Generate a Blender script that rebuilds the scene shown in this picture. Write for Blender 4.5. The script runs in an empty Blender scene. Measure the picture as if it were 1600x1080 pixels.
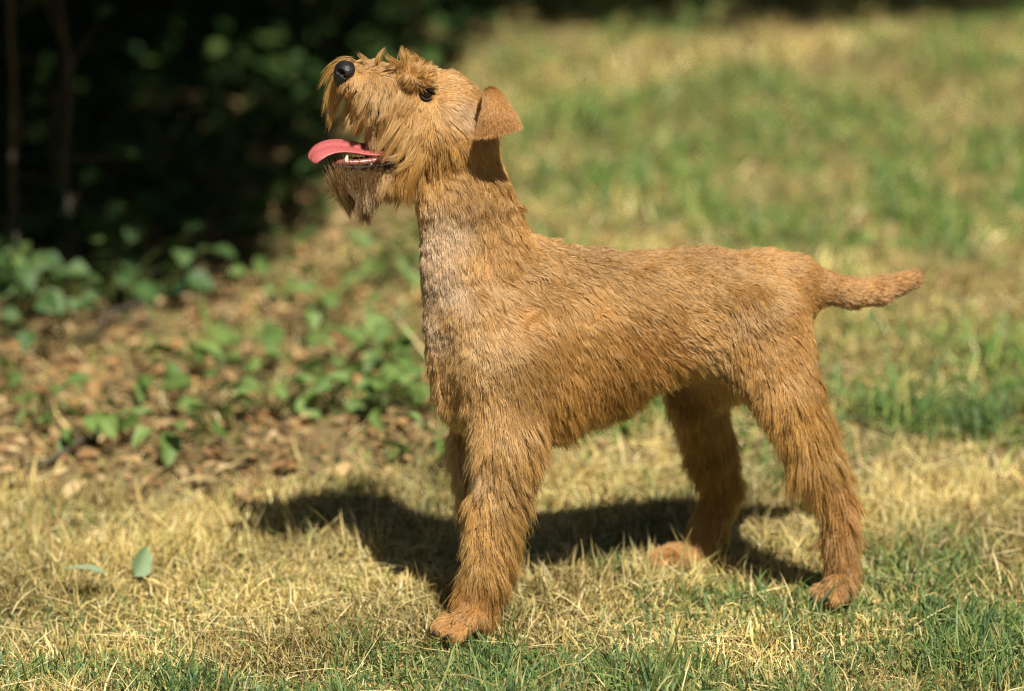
import bpy, math, random
import numpy as np
from mathutils import Vector, kdtree

sc = bpy.context.scene
rng = np.random.default_rng(7)
random.seed(7)

# ------------------------------------------------------------------ camera, sky, sun, exposure
TH = math.radians(15.5); DIST = 5.2; Z0 = 0.33; SC = 1370.0; FPX = SC * DIST
CAM = np.array([0.0, -DIST * math.cos(TH), Z0 + DIST * math.sin(TH)])
FW = np.array([0, math.cos(TH), -math.sin(TH)]); UP = np.array([0, math.sin(TH), math.cos(TH)]); RT = np.array([1.0, 0, 0])
cd = bpy.data.cameras.new('camera'); cam = bpy.data.objects.new('camera', cd); sc.collection.objects.link(cam)
cam.location = CAM; cam.rotation_euler = (math.pi / 2 - TH, 0, 0)
cd.sensor_width = 36; cd.lens = 36 * FPX / 1600; cd.clip_start = 0.05; cd.clip_end = 3000
cd.dof.use_dof = True; cd.dof.focus_distance = DIST - 0.09; cd.dof.aperture_fstop = 2.6
sc.camera = cam

SUN = np.array([-0.13, 0.43, -0.60]); SUN = SUN / np.linalg.norm(SUN)       # the way the light travels
ELEV = math.asin(-SUN[2])
w = bpy.data.worlds.new('World'); sc.world = w; w.use_nodes = True
nt = w.node_tree; bg = nt.nodes['Background']
sky = nt.nodes.new('ShaderNodeTexSky'); sky.sky_type = 'NISHITA'; sky.sun_disc = False
sky.sun_elevation = ELEV; sky.sun_rotation = math.atan2(-SUN[0], -SUN[1])
nt.links.new(sky.outputs[0], bg.inputs[0]); bg.inputs[1].default_value = 0.05
sl = bpy.data.lights.new('sun', 'SUN'); sl.energy = 5.0; sl.angle = math.radians(0.55); sl.color = (1.0, 0.93, 0.80)
so = bpy.data.objects.new('sun', sl); sc.collection.objects.link(so)
so.rotation_euler = Vector(SUN).to_track_quat('-Z', 'Y').to_euler(); so.location = (2, -4, 6)
sc.view_settings.view_transform = 'Standard'; sc.view_settings.look = 'None'
sc.view_settings.exposure = 0.65; sc.view_settings.gamma = 1.0
sc.cycles.max_bounces = 6; sc.cycles.diffuse_bounces = 3; sc.cycles.glossy_bounces = 3; sc.cycles.transmission_bounces = 4; sc.cycles.transparent_max_bounces = 8
sc.cycles.use_denoising = True; sc.cycles.filter_width = 1.1; sc.cycles.denoising_prefilter = 'NONE'
sc.cycles_curves.shape = 'THICK'

# ------------------------------------------------------------------ helpers
C = sc.collection

def ray(px, py):
    d = FW * FPX + RT * (px - 800) + UP * (540 - py)
    return d / np.linalg.norm(d)

def ground_at(px, py, z=0.0):
    r = ray(px, py); return CAM + r * ((z - CAM[2]) / r[2])

def tag(o, label=None, cat=None, group=None, kind=None):
    for k, v in (('label', label), ('category', cat), ('group', group), ('kind', kind)):
        if v: o[k] = v
    return o

def empty(name, loc=(0, 0, 0), rz=0.0):
    o = bpy.data.objects.new(name, None); C.objects.link(o); o.location = loc; o.rotation_euler = (0, 0, rz); o.empty_display_size = .1
    return o

def mesh_np(name, V, faces_flat, loop_tot, mat, parent=None, smooth=True, col=None):
    me = bpy.data.meshes.new(name)
    V = np.ascontiguousarray(V, np.float32); faces_flat = np.ascontiguousarray(faces_flat, np.int32); loop_tot = np.ascontiguousarray(loop_tot, np.int32)
    me.vertices.add(len(V)); me.vertices.foreach_set('co', V.ravel())
    me.loops.add(len(faces_flat)); me.loops.foreach_set('vertex_index', faces_flat)
    me.polygons.add(len(loop_tot))
    ls = np.zeros(len(loop_tot), np.int32); ls[1:] = np.cumsum(loop_tot)[:-1]
    me.polygons.foreach_set('loop_start', ls); me.polygons.foreach_set('loop_total', loop_tot)
    me.polygons.foreach_set('use_smooth', np.full(len(loop_tot), smooth))
    if col is not None:
        a = me.attributes.new('tint', 'FLOAT_COLOR', 'POINT')
        c4 = np.ones((len(V), 4), np.float32); c4[:, :3] = col; a.data.foreach_set('color', c4.ravel())
    me.update(calc_edges=True)
    me.materials.append(mat)
    o = bpy.data.objects.new(name, me); C.objects.link(o)
    if parent: o.parent = parent
    return o

def quads(name, V, Q, mat, parent=None, smooth=True, col=None):
    Q = np.asarray(Q); return mesh_np(name, V, Q.ravel(), np.full(len(Q), Q.shape[1]), mat, parent, smooth, col)

def grid_mesh(name, P, mat, parent=None, col=None, closed=False):
    n, m, _ = P.shape; Q = []
    for i in range(n - 1):
        for j in range(m if closed else m - 1):
            k = (j + 1) % m
            Q.append((i * m + j, i * m + k, (i + 1) * m + k, (i + 1) * m + j))
    return quads(name, P.reshape(-1, 3), Q, mat, parent, True, None if col is None else col.reshape(-1, 3))

# smooth value noise, evaluated with numpy (sum of sines at random directions)
def sines(seed, n, f):
    r = np.random.default_rng(seed); d = r.normal(size=(n, 3)); d /= np.linalg.norm(d, axis=1)[:, None]
    return d * f * r.uniform(.6, 1.5, (n, 1)), r.uniform(0, 6.28, n)
def snoise(P, seed, f, n=7):
    K, ph = sines(seed, n, f); return np.sin(P @ K.T + ph).sum(1) / math.sqrt(n)

# ------------------------------------------------------------------ materials
def mat_principled(name, color, rough=.6, spec=.3, **kw):
    m = bpy.data.materials.new(name); m.use_nodes = True; b = m.node_tree.nodes['Principled BSDF']
    b.inputs['Base Color'].default_value = (*color, 1); b.inputs['Roughness'].default_value = rough
    b.inputs['Specular IOR Level'].default_value = spec
    for k, v in kw.items(): b.inputs[k].default_value = v
    return m

def noise_bump(m, scale, strength, dist=.001):
    t = m.node_tree; b = t.nodes['Principled BSDF']; tc = t.nodes.new('ShaderNodeTexCoord')
    n = t.nodes.new('ShaderNodeTexNoise'); n.inputs['Scale'].default_value = scale; n.inputs['Detail'].default_value = 4
    t.links.new(tc.outputs['Object'], n.inputs['Vector'])
    bu = t.nodes.new('ShaderNodeBump'); bu.inputs['Strength'].default_value = strength; bu.inputs['Distance'].default_value = dist
    t.links.new(n.outputs[0], bu.inputs['Height']); t.links.new(bu.outputs[0], b.inputs['Normal'])
    return n

def mat_leafy(name, transl=.35, rough=.55, spec=.3):
    """colour comes from the 'tint' attribute; part of the light passes through the blade"""
    m = bpy.data.materials.new(name); m.use_nodes = True; t = m.node_tree; b = t.nodes['Principled BSDF']
    a = t.nodes.new('ShaderNodeAttribute'); a.attribute_name = 'tint'
    b.inputs['Roughness'].default_value = rough; b.inputs['Specular IOR Level'].default_value = spec
    t.links.new(a.outputs['Color'], b.inputs['Base Color'])
    tr = t.nodes.new('ShaderNodeBsdfTranslucent'); t.links.new(a.outputs['Color'], tr.inputs[0])
    mx = t.nodes.new('ShaderNodeMixShader'); mx.inputs[0].default_value = transl
    t.links.new(b.outputs[0], mx.inputs[1]); t.links.new(tr.outputs[0], mx.inputs[2])
    t.links.new(mx.outputs[0], t.nodes['Material Output'].inputs[0])
    return m

def mat_leaf(name, c1, c2, transl=.3, rough=.45):
    """leaf material with a procedural mottling and a per-object shift"""
    m = bpy.data.materials.new(name); m.use_nodes = True; t = m.node_tree; b = t.nodes['Principled BSDF']
    tc = t.nodes.new('ShaderNodeTexCoord'); n = t.nodes.new('ShaderNodeTexNoise'); n.inputs['Scale'].default_value = 60
    t.links.new(tc.outputs['Object'], n.inputs['Vector'])
    oi = t.nodes.new('ShaderNodeObjectInfo'); ad = t.nodes.new('ShaderNodeMath'); ad.operation = 'MULTIPLY_ADD'; ad.inputs[1].default_value = .7
    t.links.new(oi.outputs['Random'], ad.inputs[0])
    ml = t.nodes.new('ShaderNodeMath'); ml.operation = 'MULTIPLY_ADD'; ml.inputs[1].default_value = .6; ml.inputs[2].default_value = -.15
    t.links.new(n.outputs[0], ml.inputs[0]); t.links.new(ml.outputs[0], ad.inputs[2])
    mc = t.nodes.new('ShaderNodeMix'); mc.data_type = 'RGBA'; mc.inputs[6].default_value = (*c1, 1); mc.inputs[7].default_value = (*c2, 1)
    t.links.new(ad.outputs[0], mc.inputs[0]); t.links.new(mc.outputs[2], b.inputs['Base Color'])
    b.inputs['Roughness'].default_value = rough; b.inputs['Specular IOR Level'].default_value = .35
    wv = t.nodes.new('ShaderNodeTexWave'); wv.inputs['Scale'].default_value = 55; wv.inputs['Distortion'].default_value = 3; wv.bands_direction = 'Y'
    t.links.new(tc.outputs['Object'], wv.inputs['Vector']); bu = t.nodes.new('ShaderNodeBump'); bu.inputs['Strength'].default_value = .5; bu.inputs['Distance'].default_value = .001
    t.links.new(wv.outputs[1], bu.inputs['Height']); t.links.new(bu.outputs[0], b.inputs['Normal'])
    tr = t.nodes.new('ShaderNodeBsdfTranslucent'); t.links.new(mc.outputs[2], tr.inputs[0])
    mx = t.nodes.new('ShaderNodeMixShader'); mx.inputs[0].default_value = transl
    t.links.new(b.outputs[0], mx.inputs[1]); t.links.new(tr.outputs[0], mx.inputs[2])
    t.links.new(mx.outputs[0], t.nodes['Material Output'].inputs[0])
    return m

def mat_fur(name):
    m = bpy.data.materials.new(name); m.use_nodes = True; t = m.node_tree
    t.nodes.remove(t.nodes['Principled BSDF'])
    h = t.nodes.new('ShaderNodeBsdfHairPrincipled'); h.model = 'CHIANG'; h.parametrization = 'COLOR'
    a = t.nodes.new('ShaderNodeAttribute'); a.attribute_name = 'tint'
    t.links.new(a.outputs['Color'], h.inputs['Color'])
    h.inputs['Roughness'].default_value = .36; h.inputs['Radial Roughness'].default_value = .7
    h.inputs['Coat'].default_value = 0.0; h.inputs['IOR'].default_value = 1.5
    h.inputs['Random Roughness'].default_value = .2
    df = t.nodes.new('ShaderNodeBsdfDiffuse'); t.links.new(a.outputs['Color'], df.inputs[0])
    mx = t.nodes.new('ShaderNodeMixShader'); mx.inputs[0].default_value = .48
    t.links.new(h.outputs[0], mx.inputs[1]); t.links.new(df.outputs[0], mx.inputs[2])
    t.links.new(mx.outputs[0], t.nodes['Material Output'].inputs[0])
    return m

M = {}
M['grass'] = mat_leafy('grass_blades', .30, .5, .35)
M['straw'] = mat_leafy('dry_grass_blades', .18, .6, .25)
M['litter'] = mat_leafy('dead_leaves', .2, .7, .2)
M['leaf_cloud'] = mat_leafy('shrub_leaves', .25, .65, .15)
M['fur'] = mat_fur('fur')
M['bark'] = mat_principled('bark', (.085, .072, .055), .9, .15); noise_bump(M['bark'], 60, .8, .004)
M['stem'] = mat_leaf('weed_stem', (.10, .14, .035), (.20, .15, .06))
M['weed'] = mat_leaf('weed_leaf', (.08, .15, .035), (.21, .31, .085))
M['ivy'] = mat_leaf('ivy_leaf', (.045, .10, .03), (.12, .20, .07))
M['pale_leaf'] = mat_leaf('fallen_leaf', (.17, .27, .13), (.33, .40, .25), .25, .5)
M['nose'] = mat_principled('nose_leather', (.009, .009, .010), .45, .45); noise_bump(M['nose'], 520, .8, .0008)
M['tongue'] = mat_principled('tongue', (.42, .105, .105), .3, .5, **{'Subsurface Weight': .2, 'Subsurface Scale': .004}); noise_bump(M['tongue'], 420, 1.0, .0016)
M['tongue'].node_tree.nodes['Principled BSDF'].inputs['Subsurface Radius'].default_value = (1, .3, .2)
M['gum'] = mat_principled('gum', (.24, .075, .062), .35, .5); noise_bump(M['gum'], 300, .3, .001)
M['lip'] = mat_principled('lip_skin', (.014, .010, .009), .65, .25); noise_bump(M['lip'], 500, .4, .001)
M['tooth'] = mat_principled('tooth', (.75, .66, .46), .3, .5)
M['eye'] = mat_principled('eye', (.012, .006, .003), .06, .6)
M['iris'] = mat_principled('iris', (.05, .018, .006), .25, .5)

def skin_mat():
    m = bpy.data.materials.new('skin'); m.use_nodes = True; t = m.node_tree; b = t.nodes['Principled BSDF']
    a = t.nodes.new('ShaderNodeAttribute'); a.attribute_name = 'tint'; t.links.new(a.outputs['Color'], b.inputs['Base Color'])
    b.inputs['Roughness'].default_value = .8; b.inputs['Specular IOR Level'].default_value = .15
    return m
M['skin'] = skin_mat()

def ground_mat():
    m = bpy.data.materials.new('soil_and_thatch'); m.use_nodes = True; t = m.node_tree; b = t.nodes['Principled BSDF']
    tc = t.nodes.new('ShaderNodeTexCoord')
    n1 = t.nodes.new('ShaderNodeTexNoise'); n1.inputs['Scale'].default_value = 3.0; n1.inputs['Detail'].default_value = 8
    n2 = t.nodes.new('ShaderNodeTexNoise'); n2.inputs['Scale'].default_value = 120; n2.inputs['Detail'].default_value = 6
    for n in (n1, n2): t.links.new(tc.outputs['Object'], n.inputs['Vector'])
    r = t.nodes.new('ShaderNodeValToRGB'); r.color_ramp.elements[0].position = .35; r.color_ramp.elements[1].position = .7
    r.color_ramp.elements[0].color = (.15, .10, .055, 1); r.color_ramp.elements[1].color = (.34, .24, .12, 1)
    t.links.new(n2.outputs[0], r.inputs[0])
    g = t.nodes.new('ShaderNodeValToRGB'); g.color_ramp.elements[0].position = .4; g.color_ramp.elements[1].position = .65
    g.color_ramp.elements[0].color = (.17, .13, .06, 1); g.color_ramp.elements[1].color = (.08, .10, .03, 1)
    t.links.new(n1.outputs[0], g.inputs[0])
    mc = t.nodes.new('ShaderNodeMix'); mc.data_type = 'RGBA'; mc.inputs[0].default_value = .4
    t.links.new(r.outputs[0], mc.inputs[6]); t.links.new(g.outputs[0], mc.inputs[7]); t.links.new(mc.outputs[2], b.inputs['Base Color'])
    b.inputs['Roughness'].default_value = .95; b.inputs['Specular IOR Level'].default_value = .1
    bu = t.nodes.new('ShaderNodeBump'); bu.inputs['Strength'].default_value = .8; bu.inputs['Distance'].default_value = .006
    t.links.new(n2.outputs[0], bu.inputs['Height']); t.links.new(bu.outputs[0], b.inputs['Normal'])
    return m
M['ground'] = ground_mat()

# ------------------------------------------------------------------ ground
def gh(x, y):
    """height of the lawn: shallow bumps, level where the dog stands"""
    P = np.stack([x, y, 0 * x], -1).reshape(-1, 3)
    h = .010 * snoise(P, 3, 4.0) + .005 * snoise(P, 4, 13.0)
    r2 = ((P[:, 0] - .15) / .55) ** 2 + ((P[:, 1] - .05) / .35) ** 2
    far = np.clip(1 - (np.hypot(P[:, 0], P[:, 1] - 1) - 4) / 4, 0, 1)
    return (h * (1 - np.exp(-r2 ** 2)) * far).reshape(np.shape(x))

xs = np.concatenate([[-600, -100, -30, -12], np.linspace(-7, 7, 241), [12, 30, 100, 600]])
ys = np.concatenate([[-600, -100, -30, -12], np.linspace(-6, 8, 241), [12, 30, 100, 600]])
X, Y = np.meshgrid(xs, ys, indexing='ij')
ground = grid_mesh('ground', np.stack([X, Y, gh(X, Y)], -1), M['ground'])
tag(ground, kind='structure', label='lawn soil with dry thatch reaching to the hedge')

# ---- what grows where; the layout is measured on a plan seen from 18 degrees and carried over to this view
_t0 = math.radians(18.0); _c0 = np.array([0, -DIST * math.cos(_t0), Z0 + DIST * math.sin(_t0)])
_f0 = np.array([0, math.cos(_t0), -math.sin(_t0)]); _u0 = np.array([0, math.sin(_t0), math.cos(_t0)])
def plan(x, y):
    x = np.asarray(x, float); y = np.clip(np.asarray(y, float), -3, 30)
    d = np.stack([x, y, 0 * x], -1) - CAM; k = d @ FW; a = x / k; b = (d @ UP) / k
    rz = _f0[2] + b * _u0[2]; rz = np.minimum(rz, -.03); t_ = -_c0[2] / rz
    return a * t_, _c0[1] + t_ * (_f0[1] + b * _u0[1])
def sig(v): return 1 / (1 + np.exp(-np.clip(v, -30, 30)))
def right_of_shade(x, y):                # plan distance from the edge of the shade and thicket on the left
    x, y = plan(x, y)
    return x - np.interp(y, [0.9, 1.12, 1.3, 1.75, 2.4, 2.85, 3.1], [-1.1, -.62, -.40, -.27, -.15, -.03, .08])
def litter_amount(x, y):
    x, y = plan(x, y)
    P = np.stack([x, y, 0 * x], -1)
    a = sig((y - .52 + .06 * snoise(P, 11, 9)) / .05) * sig((-.10 - .18 * (y - 1) - x + .07 * snoise(P, 12, 8)) / .05)
    return a
def green_amount(x, y):
    x, y = plan(x, y)
    P = np.stack([x, y, 0 * x], -1)
    n = .5 * snoise(P, 21, 7.0) + .6 * snoise(P, 22, 19.0) + .5 * snoise(P, 23, 42.0)
    front = 1.5 * sig((-.10 - y - .10 * np.clip(x + .2, -1, .4)) / .06) - .9 - .5 * np.exp(-(((x - .2) / .28) ** 2 + ((y + .15) / .12) ** 2))      # greener along the near edge
    left_dry = -1.6 * np.exp(-(((x + .42) / .38) ** 2 + ((y - .13) / .22) ** 2))
    right = 1.3 * np.exp(-(((x - .55) / .22) ** 2 + ((y - .03) / .25) ** 2))
    behind = -.9 * np.exp(-(((x - .15) / .35) ** 2 + ((y - .40) / .14) ** 2))
    b1 = .8 * np.exp(-((y - 1.75 - .15 * x) / .22) ** 2) * sig((x + .1) / .1)
    b2 = .7 * np.exp(-(((x - .75) / .45) ** 2 + ((y - 2.15) / .35) ** 2))
    b3 = .8 * np.exp(-(((x - .65) / .2) ** 2 + ((y - .75) / .22) ** 2))
    b4 = -.7 * np.exp(-((y - 1.25) / .18) ** 2) - .6 * np.exp(-(((x - .05) / .3) ** 2 + ((y - 2.4) / .3) ** 2))
    return sig((n + front * (y < .6) + left_dry + right + behind + b1 + b2 + b3 + b4 + .10) / .5)

def blades(name, base, L, wid, lean, curve, col, mat, label, cat):
    """one mesh of many blades: tapered strips of three segments"""
    n = len(base); az = rng.uniform(0, 2 * np.pi, n)
    d = np.stack([np.cos(az), np.sin(az), 0 * az], 1); s = np.stack([-np.sin(az), np.cos(az), 0 * az], 1)
    tw = rng.uniform(-1.2, 1.2, n)
    K = 4; T = np.linspace(0, 1, K); V = np.zeros((n, 2 * K - 1, 3), np.float32)
    ang = lean[:, None] + curve[:, None] * T[None, :]
    p = base.copy(); step = L / (K - 1)
    side2 = rng.normal(0, .55, n)
    for k in range(K):
        wk = wid * (1.0, .95, .72, 0)[k] * .5
        sd = s * np.cos(tw * T[k])[:, None] + np.array([0, 0, 1.0]) * np.sin(tw * T[k])[:, None]
        if k < K - 1:
            V[:, 2 * k] = p - sd * wk[:, None]; V[:, 2 * k + 1] = p + sd * wk[:, None]
        else: V[:, 2 * k] = p
        if k < K - 1:
            a = (ang[:, k] + ang[:, k + 1]) / 2
            p = p + step[:, None] * (d * np.sin(a)[:, None] + np.array([0, 0, 1.0]) * np.cos(a)[:, None] + s * (side2 * T[k])[:, None])
            p[:, 2] = np.maximum(p[:, 2], base[:, 2] + .001 + .004 * rng.random(n))
    o = np.arange(n)[:, None] * (2 * K - 1)
    Q = np.concatenate([o + np.array([[0, 1, 3, 2]]), o + np.array([[2, 3, 5, 4]])], 1).reshape(-1, 4)
    Tt = (o + np.array([[4, 5, 6]])).reshape(-1, 3)
    ff = np.concatenate([Q.ravel(), Tt.ravel()]); lt = np.concatenate([np.full(len(Q), 4), np.full(len(Tt), 3)])
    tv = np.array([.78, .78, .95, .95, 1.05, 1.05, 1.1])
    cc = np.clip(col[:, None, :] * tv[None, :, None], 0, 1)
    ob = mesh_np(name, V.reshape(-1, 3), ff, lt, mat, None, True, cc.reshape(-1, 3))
    return tag(ob, label, cat, kind='stuff')

def scatter(n, x0, x1, y0, y1, keep):
    x = rng.uniform(x0, x1, n); y = rng.uniform(y0, y1, n); k = rng.random(n) < keep(x, y)
    return x[k], y[k]
def half_w(y): return (y + 5.05) * .1125 + .0                # half width of the view at that depth
def in_view(x, y, m=.12): return np.abs(x) < half_w(y) + m

def field(n, y0, y1, dens, inside=True):
    hw = half_w(y1) + .5
    x, y = scatter(n, -hw, hw, y0, y1, lambda x, y: dens(x, y) * np.where(in_view(x, y), 1, .25))
    return x, y

def dry_dens(x, y):
    lit = litter_amount(x, y); sh = sig(-right_of_shade(x, y) / .05) * (y > 1.0)
    return np.clip((1 - .72 * green_amount(x, y)) * (1 - .72 * lit) * (1 - .97 * sh), 0, 1)
def green_dens(x, y):
    lit = litter_amount(x, y); sh = sig(-right_of_shade(x, y) / .05) * (y > 1.0)
    return np.clip((.10 + .9 * green_amount(x, y)) * (1 - .78 * lit) * (1 - .97 * sh), 0, 1)

def near_far(nn, nf, dens):
    a = field(nn, -.55, .55, dens); b = field(nf, .55, 5.2, dens)
    x = np.concatenate([a[0], b[0]]); y = np.concatenate([a[1], b[1]])
    return x, y, (y > .55)

# straw: bleached, curled and mostly lying
x, y, far = near_far(235000, 230000, dry_dens); n = len(x)
base = np.stack([x, y, gh(x, y) - .002], 1)
L = rng.gamma(5, .0048, n) * np.where(far, 1.3, 1); wid = rng.uniform(.0010, .0027, n) * np.where(far, 1.8, 1)
c0 = np.array([.64, .51, .20]); c1 = np.array([.48, .34, .12]); c2 = np.array([.80, .69, .37]); c3 = np.array([.42, .41, .13])
pick = rng.random(n)[:, None]
P3 = np.stack([x, y, 0 * x], 1); vv = .5 + .5 * np.tanh(snoise(P3, 31, 16)); vv = vv[:, None]
col = np.where(pick < .45, c0, np.where(pick < .72, c1, np.where(pick < .86, c2, c3))) * (.58 + .60 * vv) * rng.uniform(.55, 1.2, (n, 1))
P3 = np.stack([x, y, 0 * x], 1); L *= np.clip(.95 + .38 * snoise(P3, 33, 26) + .2 * snoise(P3, 34, 70), .45, 1.7)
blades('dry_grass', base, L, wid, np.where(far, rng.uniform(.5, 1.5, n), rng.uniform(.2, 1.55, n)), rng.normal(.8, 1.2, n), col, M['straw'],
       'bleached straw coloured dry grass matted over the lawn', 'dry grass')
# green blades
x, y, far = near_far(185000, 170000, green_dens); n = len(x)
base = np.stack([x, y, gh(x, y) - .002], 1)
ga = green_amount(x, y)
L = rng.gamma(5, .0044, n) * (.7 + .5 * ga) * np.where(far, 1.4, 1); wid = rng.uniform(.0012, .0032, n) * np.where(far, 1.8, 1)
g0 = np.array([.115, .20, .055]); g1 = np.array([.20, .28, .08]); g2 = np.array([.08, .15, .065]); g3 = np.array([.34, .35, .12])
pick = rng.random(n)[:, None]
col = np.where(pick < .4, g0, np.where(pick < .66, g1, np.where(pick < .86, g2, g3))) * rng.uniform(.75, 1.2, (n, 1)) * np.where(far[:, None], np.array([1.0, 1.12, .85]), 1.0)
P3 = np.stack([x, y, 0 * x], 1); L *= np.clip(.95 + .38 * snoise(P3, 35, 26) + .2 * snoise(P3, 36, 70), .45, 1.7)
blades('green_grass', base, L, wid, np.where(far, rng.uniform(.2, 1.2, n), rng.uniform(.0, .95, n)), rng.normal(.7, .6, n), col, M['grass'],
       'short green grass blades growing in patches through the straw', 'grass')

# long bleached stems lying flat on the turf
x, y = scatter(9000, -1.0, 1.0, -.5, 1.0, lambda x, y: .6 * (1 - green_amount(x, y)) * (1 - .8 * litter_amount(x, y)) + .25 * np.exp(-(((x + .2) / .12) ** 2 + ((y - .02) / .1) ** 2))); n = len(x)
base = np.stack([x, y, gh(x, y) + rng.uniform(.002, .012, n)], 1)
col = np.array([.74, .61, .31]) * rng.uniform(.6, 1.15, (n, 1))
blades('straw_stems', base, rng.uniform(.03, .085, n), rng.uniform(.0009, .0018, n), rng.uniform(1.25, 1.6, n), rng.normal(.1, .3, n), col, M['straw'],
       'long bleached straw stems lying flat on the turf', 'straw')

# ---- dead leaves under the shrub
def leaf_cloud(name, P, N, size, col, mat, parent=None, fold=.35, aspect=.55):
    """small bent leaves of four faces: P centres, N facing directions"""
    n = len(P); N = N / np.linalg.norm(N, axis=1)[:, None]
    t = rng.normal(size=(n, 3)); a = np.cross(N, t); a /= np.linalg.norm(a, axis=1)[:, None]; b = np.cross(N, a)
    S = size[:, None]; f = (fold * rng.uniform(.2, 1.3, n))[:, None]
    tip = P + a * S * .55 - N * S * .16 * f; bas = P - a * S * .5
    V = np.stack([bas, P - a * S * .18 - b * S * aspect * .48 + N * S * f * .4, P + a * S * .2 - b * S * aspect * .42 + N * S * f * .35, tip,
                  P + a * S * .2 + b * S * aspect * .42 + N * S * f * .35, P - a * S * .18 + b * S * aspect * .48 + N * S * f * .4, P + a * S * .03], 1)
    o = np.arange(n)[:, None] * 7
    Tt = np.concatenate([o + np.array([q]) for q in ((0, 6, 1), (1, 6, 2), (2, 6, 3), (3, 6, 4), (4, 6, 5), (5, 6, 0))], 1).reshape(-1, 3)
    cc = np.repeat(col, 7, 0)
    return mesh_np(name, V.reshape(-1, 3), Tt.ravel(), np.full(len(Tt), 3), mat, parent, True, cc)

def lit_dens(x, y):
    return np.clip(litter_amount(x, y) * (1 - .8 * sig(-right_of_shade(x, y) / .06) * (y > 1)) + .02 * (y > .3), 0, 1) * np.where(in_view(x, y, .4), 1, .2)
x, y = scatter(42000, -2.1, .8, .25, 4.2, lit_dens); n = len(x)
P = np.stack([x, y, gh(x, y) + rng.uniform(.002, .014, n)], 1)
N = rng.normal(0, .28, (n, 3)); N[:, 2] = 1
cols = np.array([[.38, .23, .10], [.30, .18, .085], [.46, .31, .15], [.22, .14, .075], [.52, .39, .21], [.36, .20, .085]])
col = cols[rng.integers(0, 6, n)] * rng.uniform(.7, 1.15, (n, 1))
tag(leaf_cloud('leaf_litter', P, N, rng.gamma(5, .0036, n), col, M['litter'], None, .45, .5),
    'brown dead leaves strewn on the earth beside the dark shrub', 'dead leaves', kind='stuff')

# dead twigs in the litter
def tube(pts, rad, seg=6):
    pts = np.asarray(pts, float); n = len(pts); rad = np.broadcast_to(rad, n)
    tg = np.gradient(pts, axis=0); tg /= np.linalg.norm(tg, axis=1)[:, None] + 1e-9
    ref = np.array([0.31, .2, 1.0]) if abs(tg[0][2]) < .8 else np.array([1.0, .1, .2])
    a = np.cross(tg, ref); a /= np.linalg.norm(a, axis=1)[:, None]; b = np.cross(tg, a)
    an = np.linspace(0, 2 * np.pi, seg, endpoint=False)
    return pts[:, None] + rad[:, None, None] * (a[:, None] * np.cos(an)[None, :, None] + b[:, None] * np.sin(an)[None, :, None])
def tubes_mesh(name, list_, mat, parent=None, seg=6):
    V = []; Q = []; o = 0
    for pts, rad in list_:
        P = tube(pts, rad, seg); n = len(P); V.append(P.reshape(-1, 3))
        for i in range(n - 1):
            for j in range(seg): Q.append((o + i * seg + j, o + i * seg + (j + 1) % seg, o + (i + 1) * seg + (j + 1) % seg, o + (i + 1) * seg + j))
        o += n * seg
    return quads(name, np.concatenate(V), Q, mat, parent)
tw_px = [((55, 475), (250, 520), 'thin brown twig fallen below the shrub at the far left'), ((230, 470), (110, 540), 'short brown twig lying below the dark thicket'),
         ((150, 690), (30, 745), 'brown twig lying in dead leaves at the left edge')]
for (a, b, lab) in tw_px:
    A = ground_at(*a); B = ground_at(*b); k = np.linspace(0, 1, 7)[:, None]
    pts = A + (B - A) * k + np.array([0, 0, 1]) * (.008 + .006 * np.sin(k * 9 + a[0])) + rng.normal(0, .004, (7, 3)) * [1, 1, .3]
    tag(tubes_mesh('twig', [(pts, np.linspace(.005, .002, 7))], M['bark']), lab, 'twig', 'twigs in the dead leaves')

# ------------------------------------------------------------------ shrubs: shade on the left and along the back
def sun_shift(P):                                       # where a point's shadow meets the ground
    return P[:, :2] + SUN[:2] / -SUN[2] * P[:, 2:3]
def crown_points(n, cx, cy, rx, ry, z0, z1, seed, ok=None):
    r = np.random.default_rng(seed); out = []
    while sum(map(len, out)) < n:
        q = r.uniform(-1, 1, (n * 3, 3)); q = q[(q ** 2).sum(1) < 1]
        P = q * [rx, ry, (z1 - z0) / 2] + [cx, cy, (z0 + z1) / 2]
        cl = snoise(P, seed + 50, 7.5); P = P[cl > -.35]
        if ok is not None: P = P[ok(P)]
        out.append(P)
    return np.concatenate(out)[:n]
BACKY = float(ground_at(800, 30)[1])
def shade_ok(P):                                        # foliage whose shadow keeps to the shaded ground
    s = sun_shift(P); P0 = np.concatenate([s, 0 * s[:, :1]], 1)
    wob = .07 * snoise(P0, 77, 9)
    left = (right_of_shade(s[:, 0], s[:, 1]) < -.02 + wob) & (plan(s[:, 0], s[:, 1])[1] > 1.03 + .23 * (s[:, 0] < -.47))
    back = plan(s[:, 0], s[:, 1])[1] > 2.80 + wob
    return left | back
def out_of_open(P):                                     # no leaves of the crown hang into the clear view
    d = (P - CAM); k = d @ FW; v = (d @ UP) / k * FPX
    return (v > 560) | (P[:, 1] > BACKY) | (right_of_shade(P[:, 0], P[:, 1]) < -.12)

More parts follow.
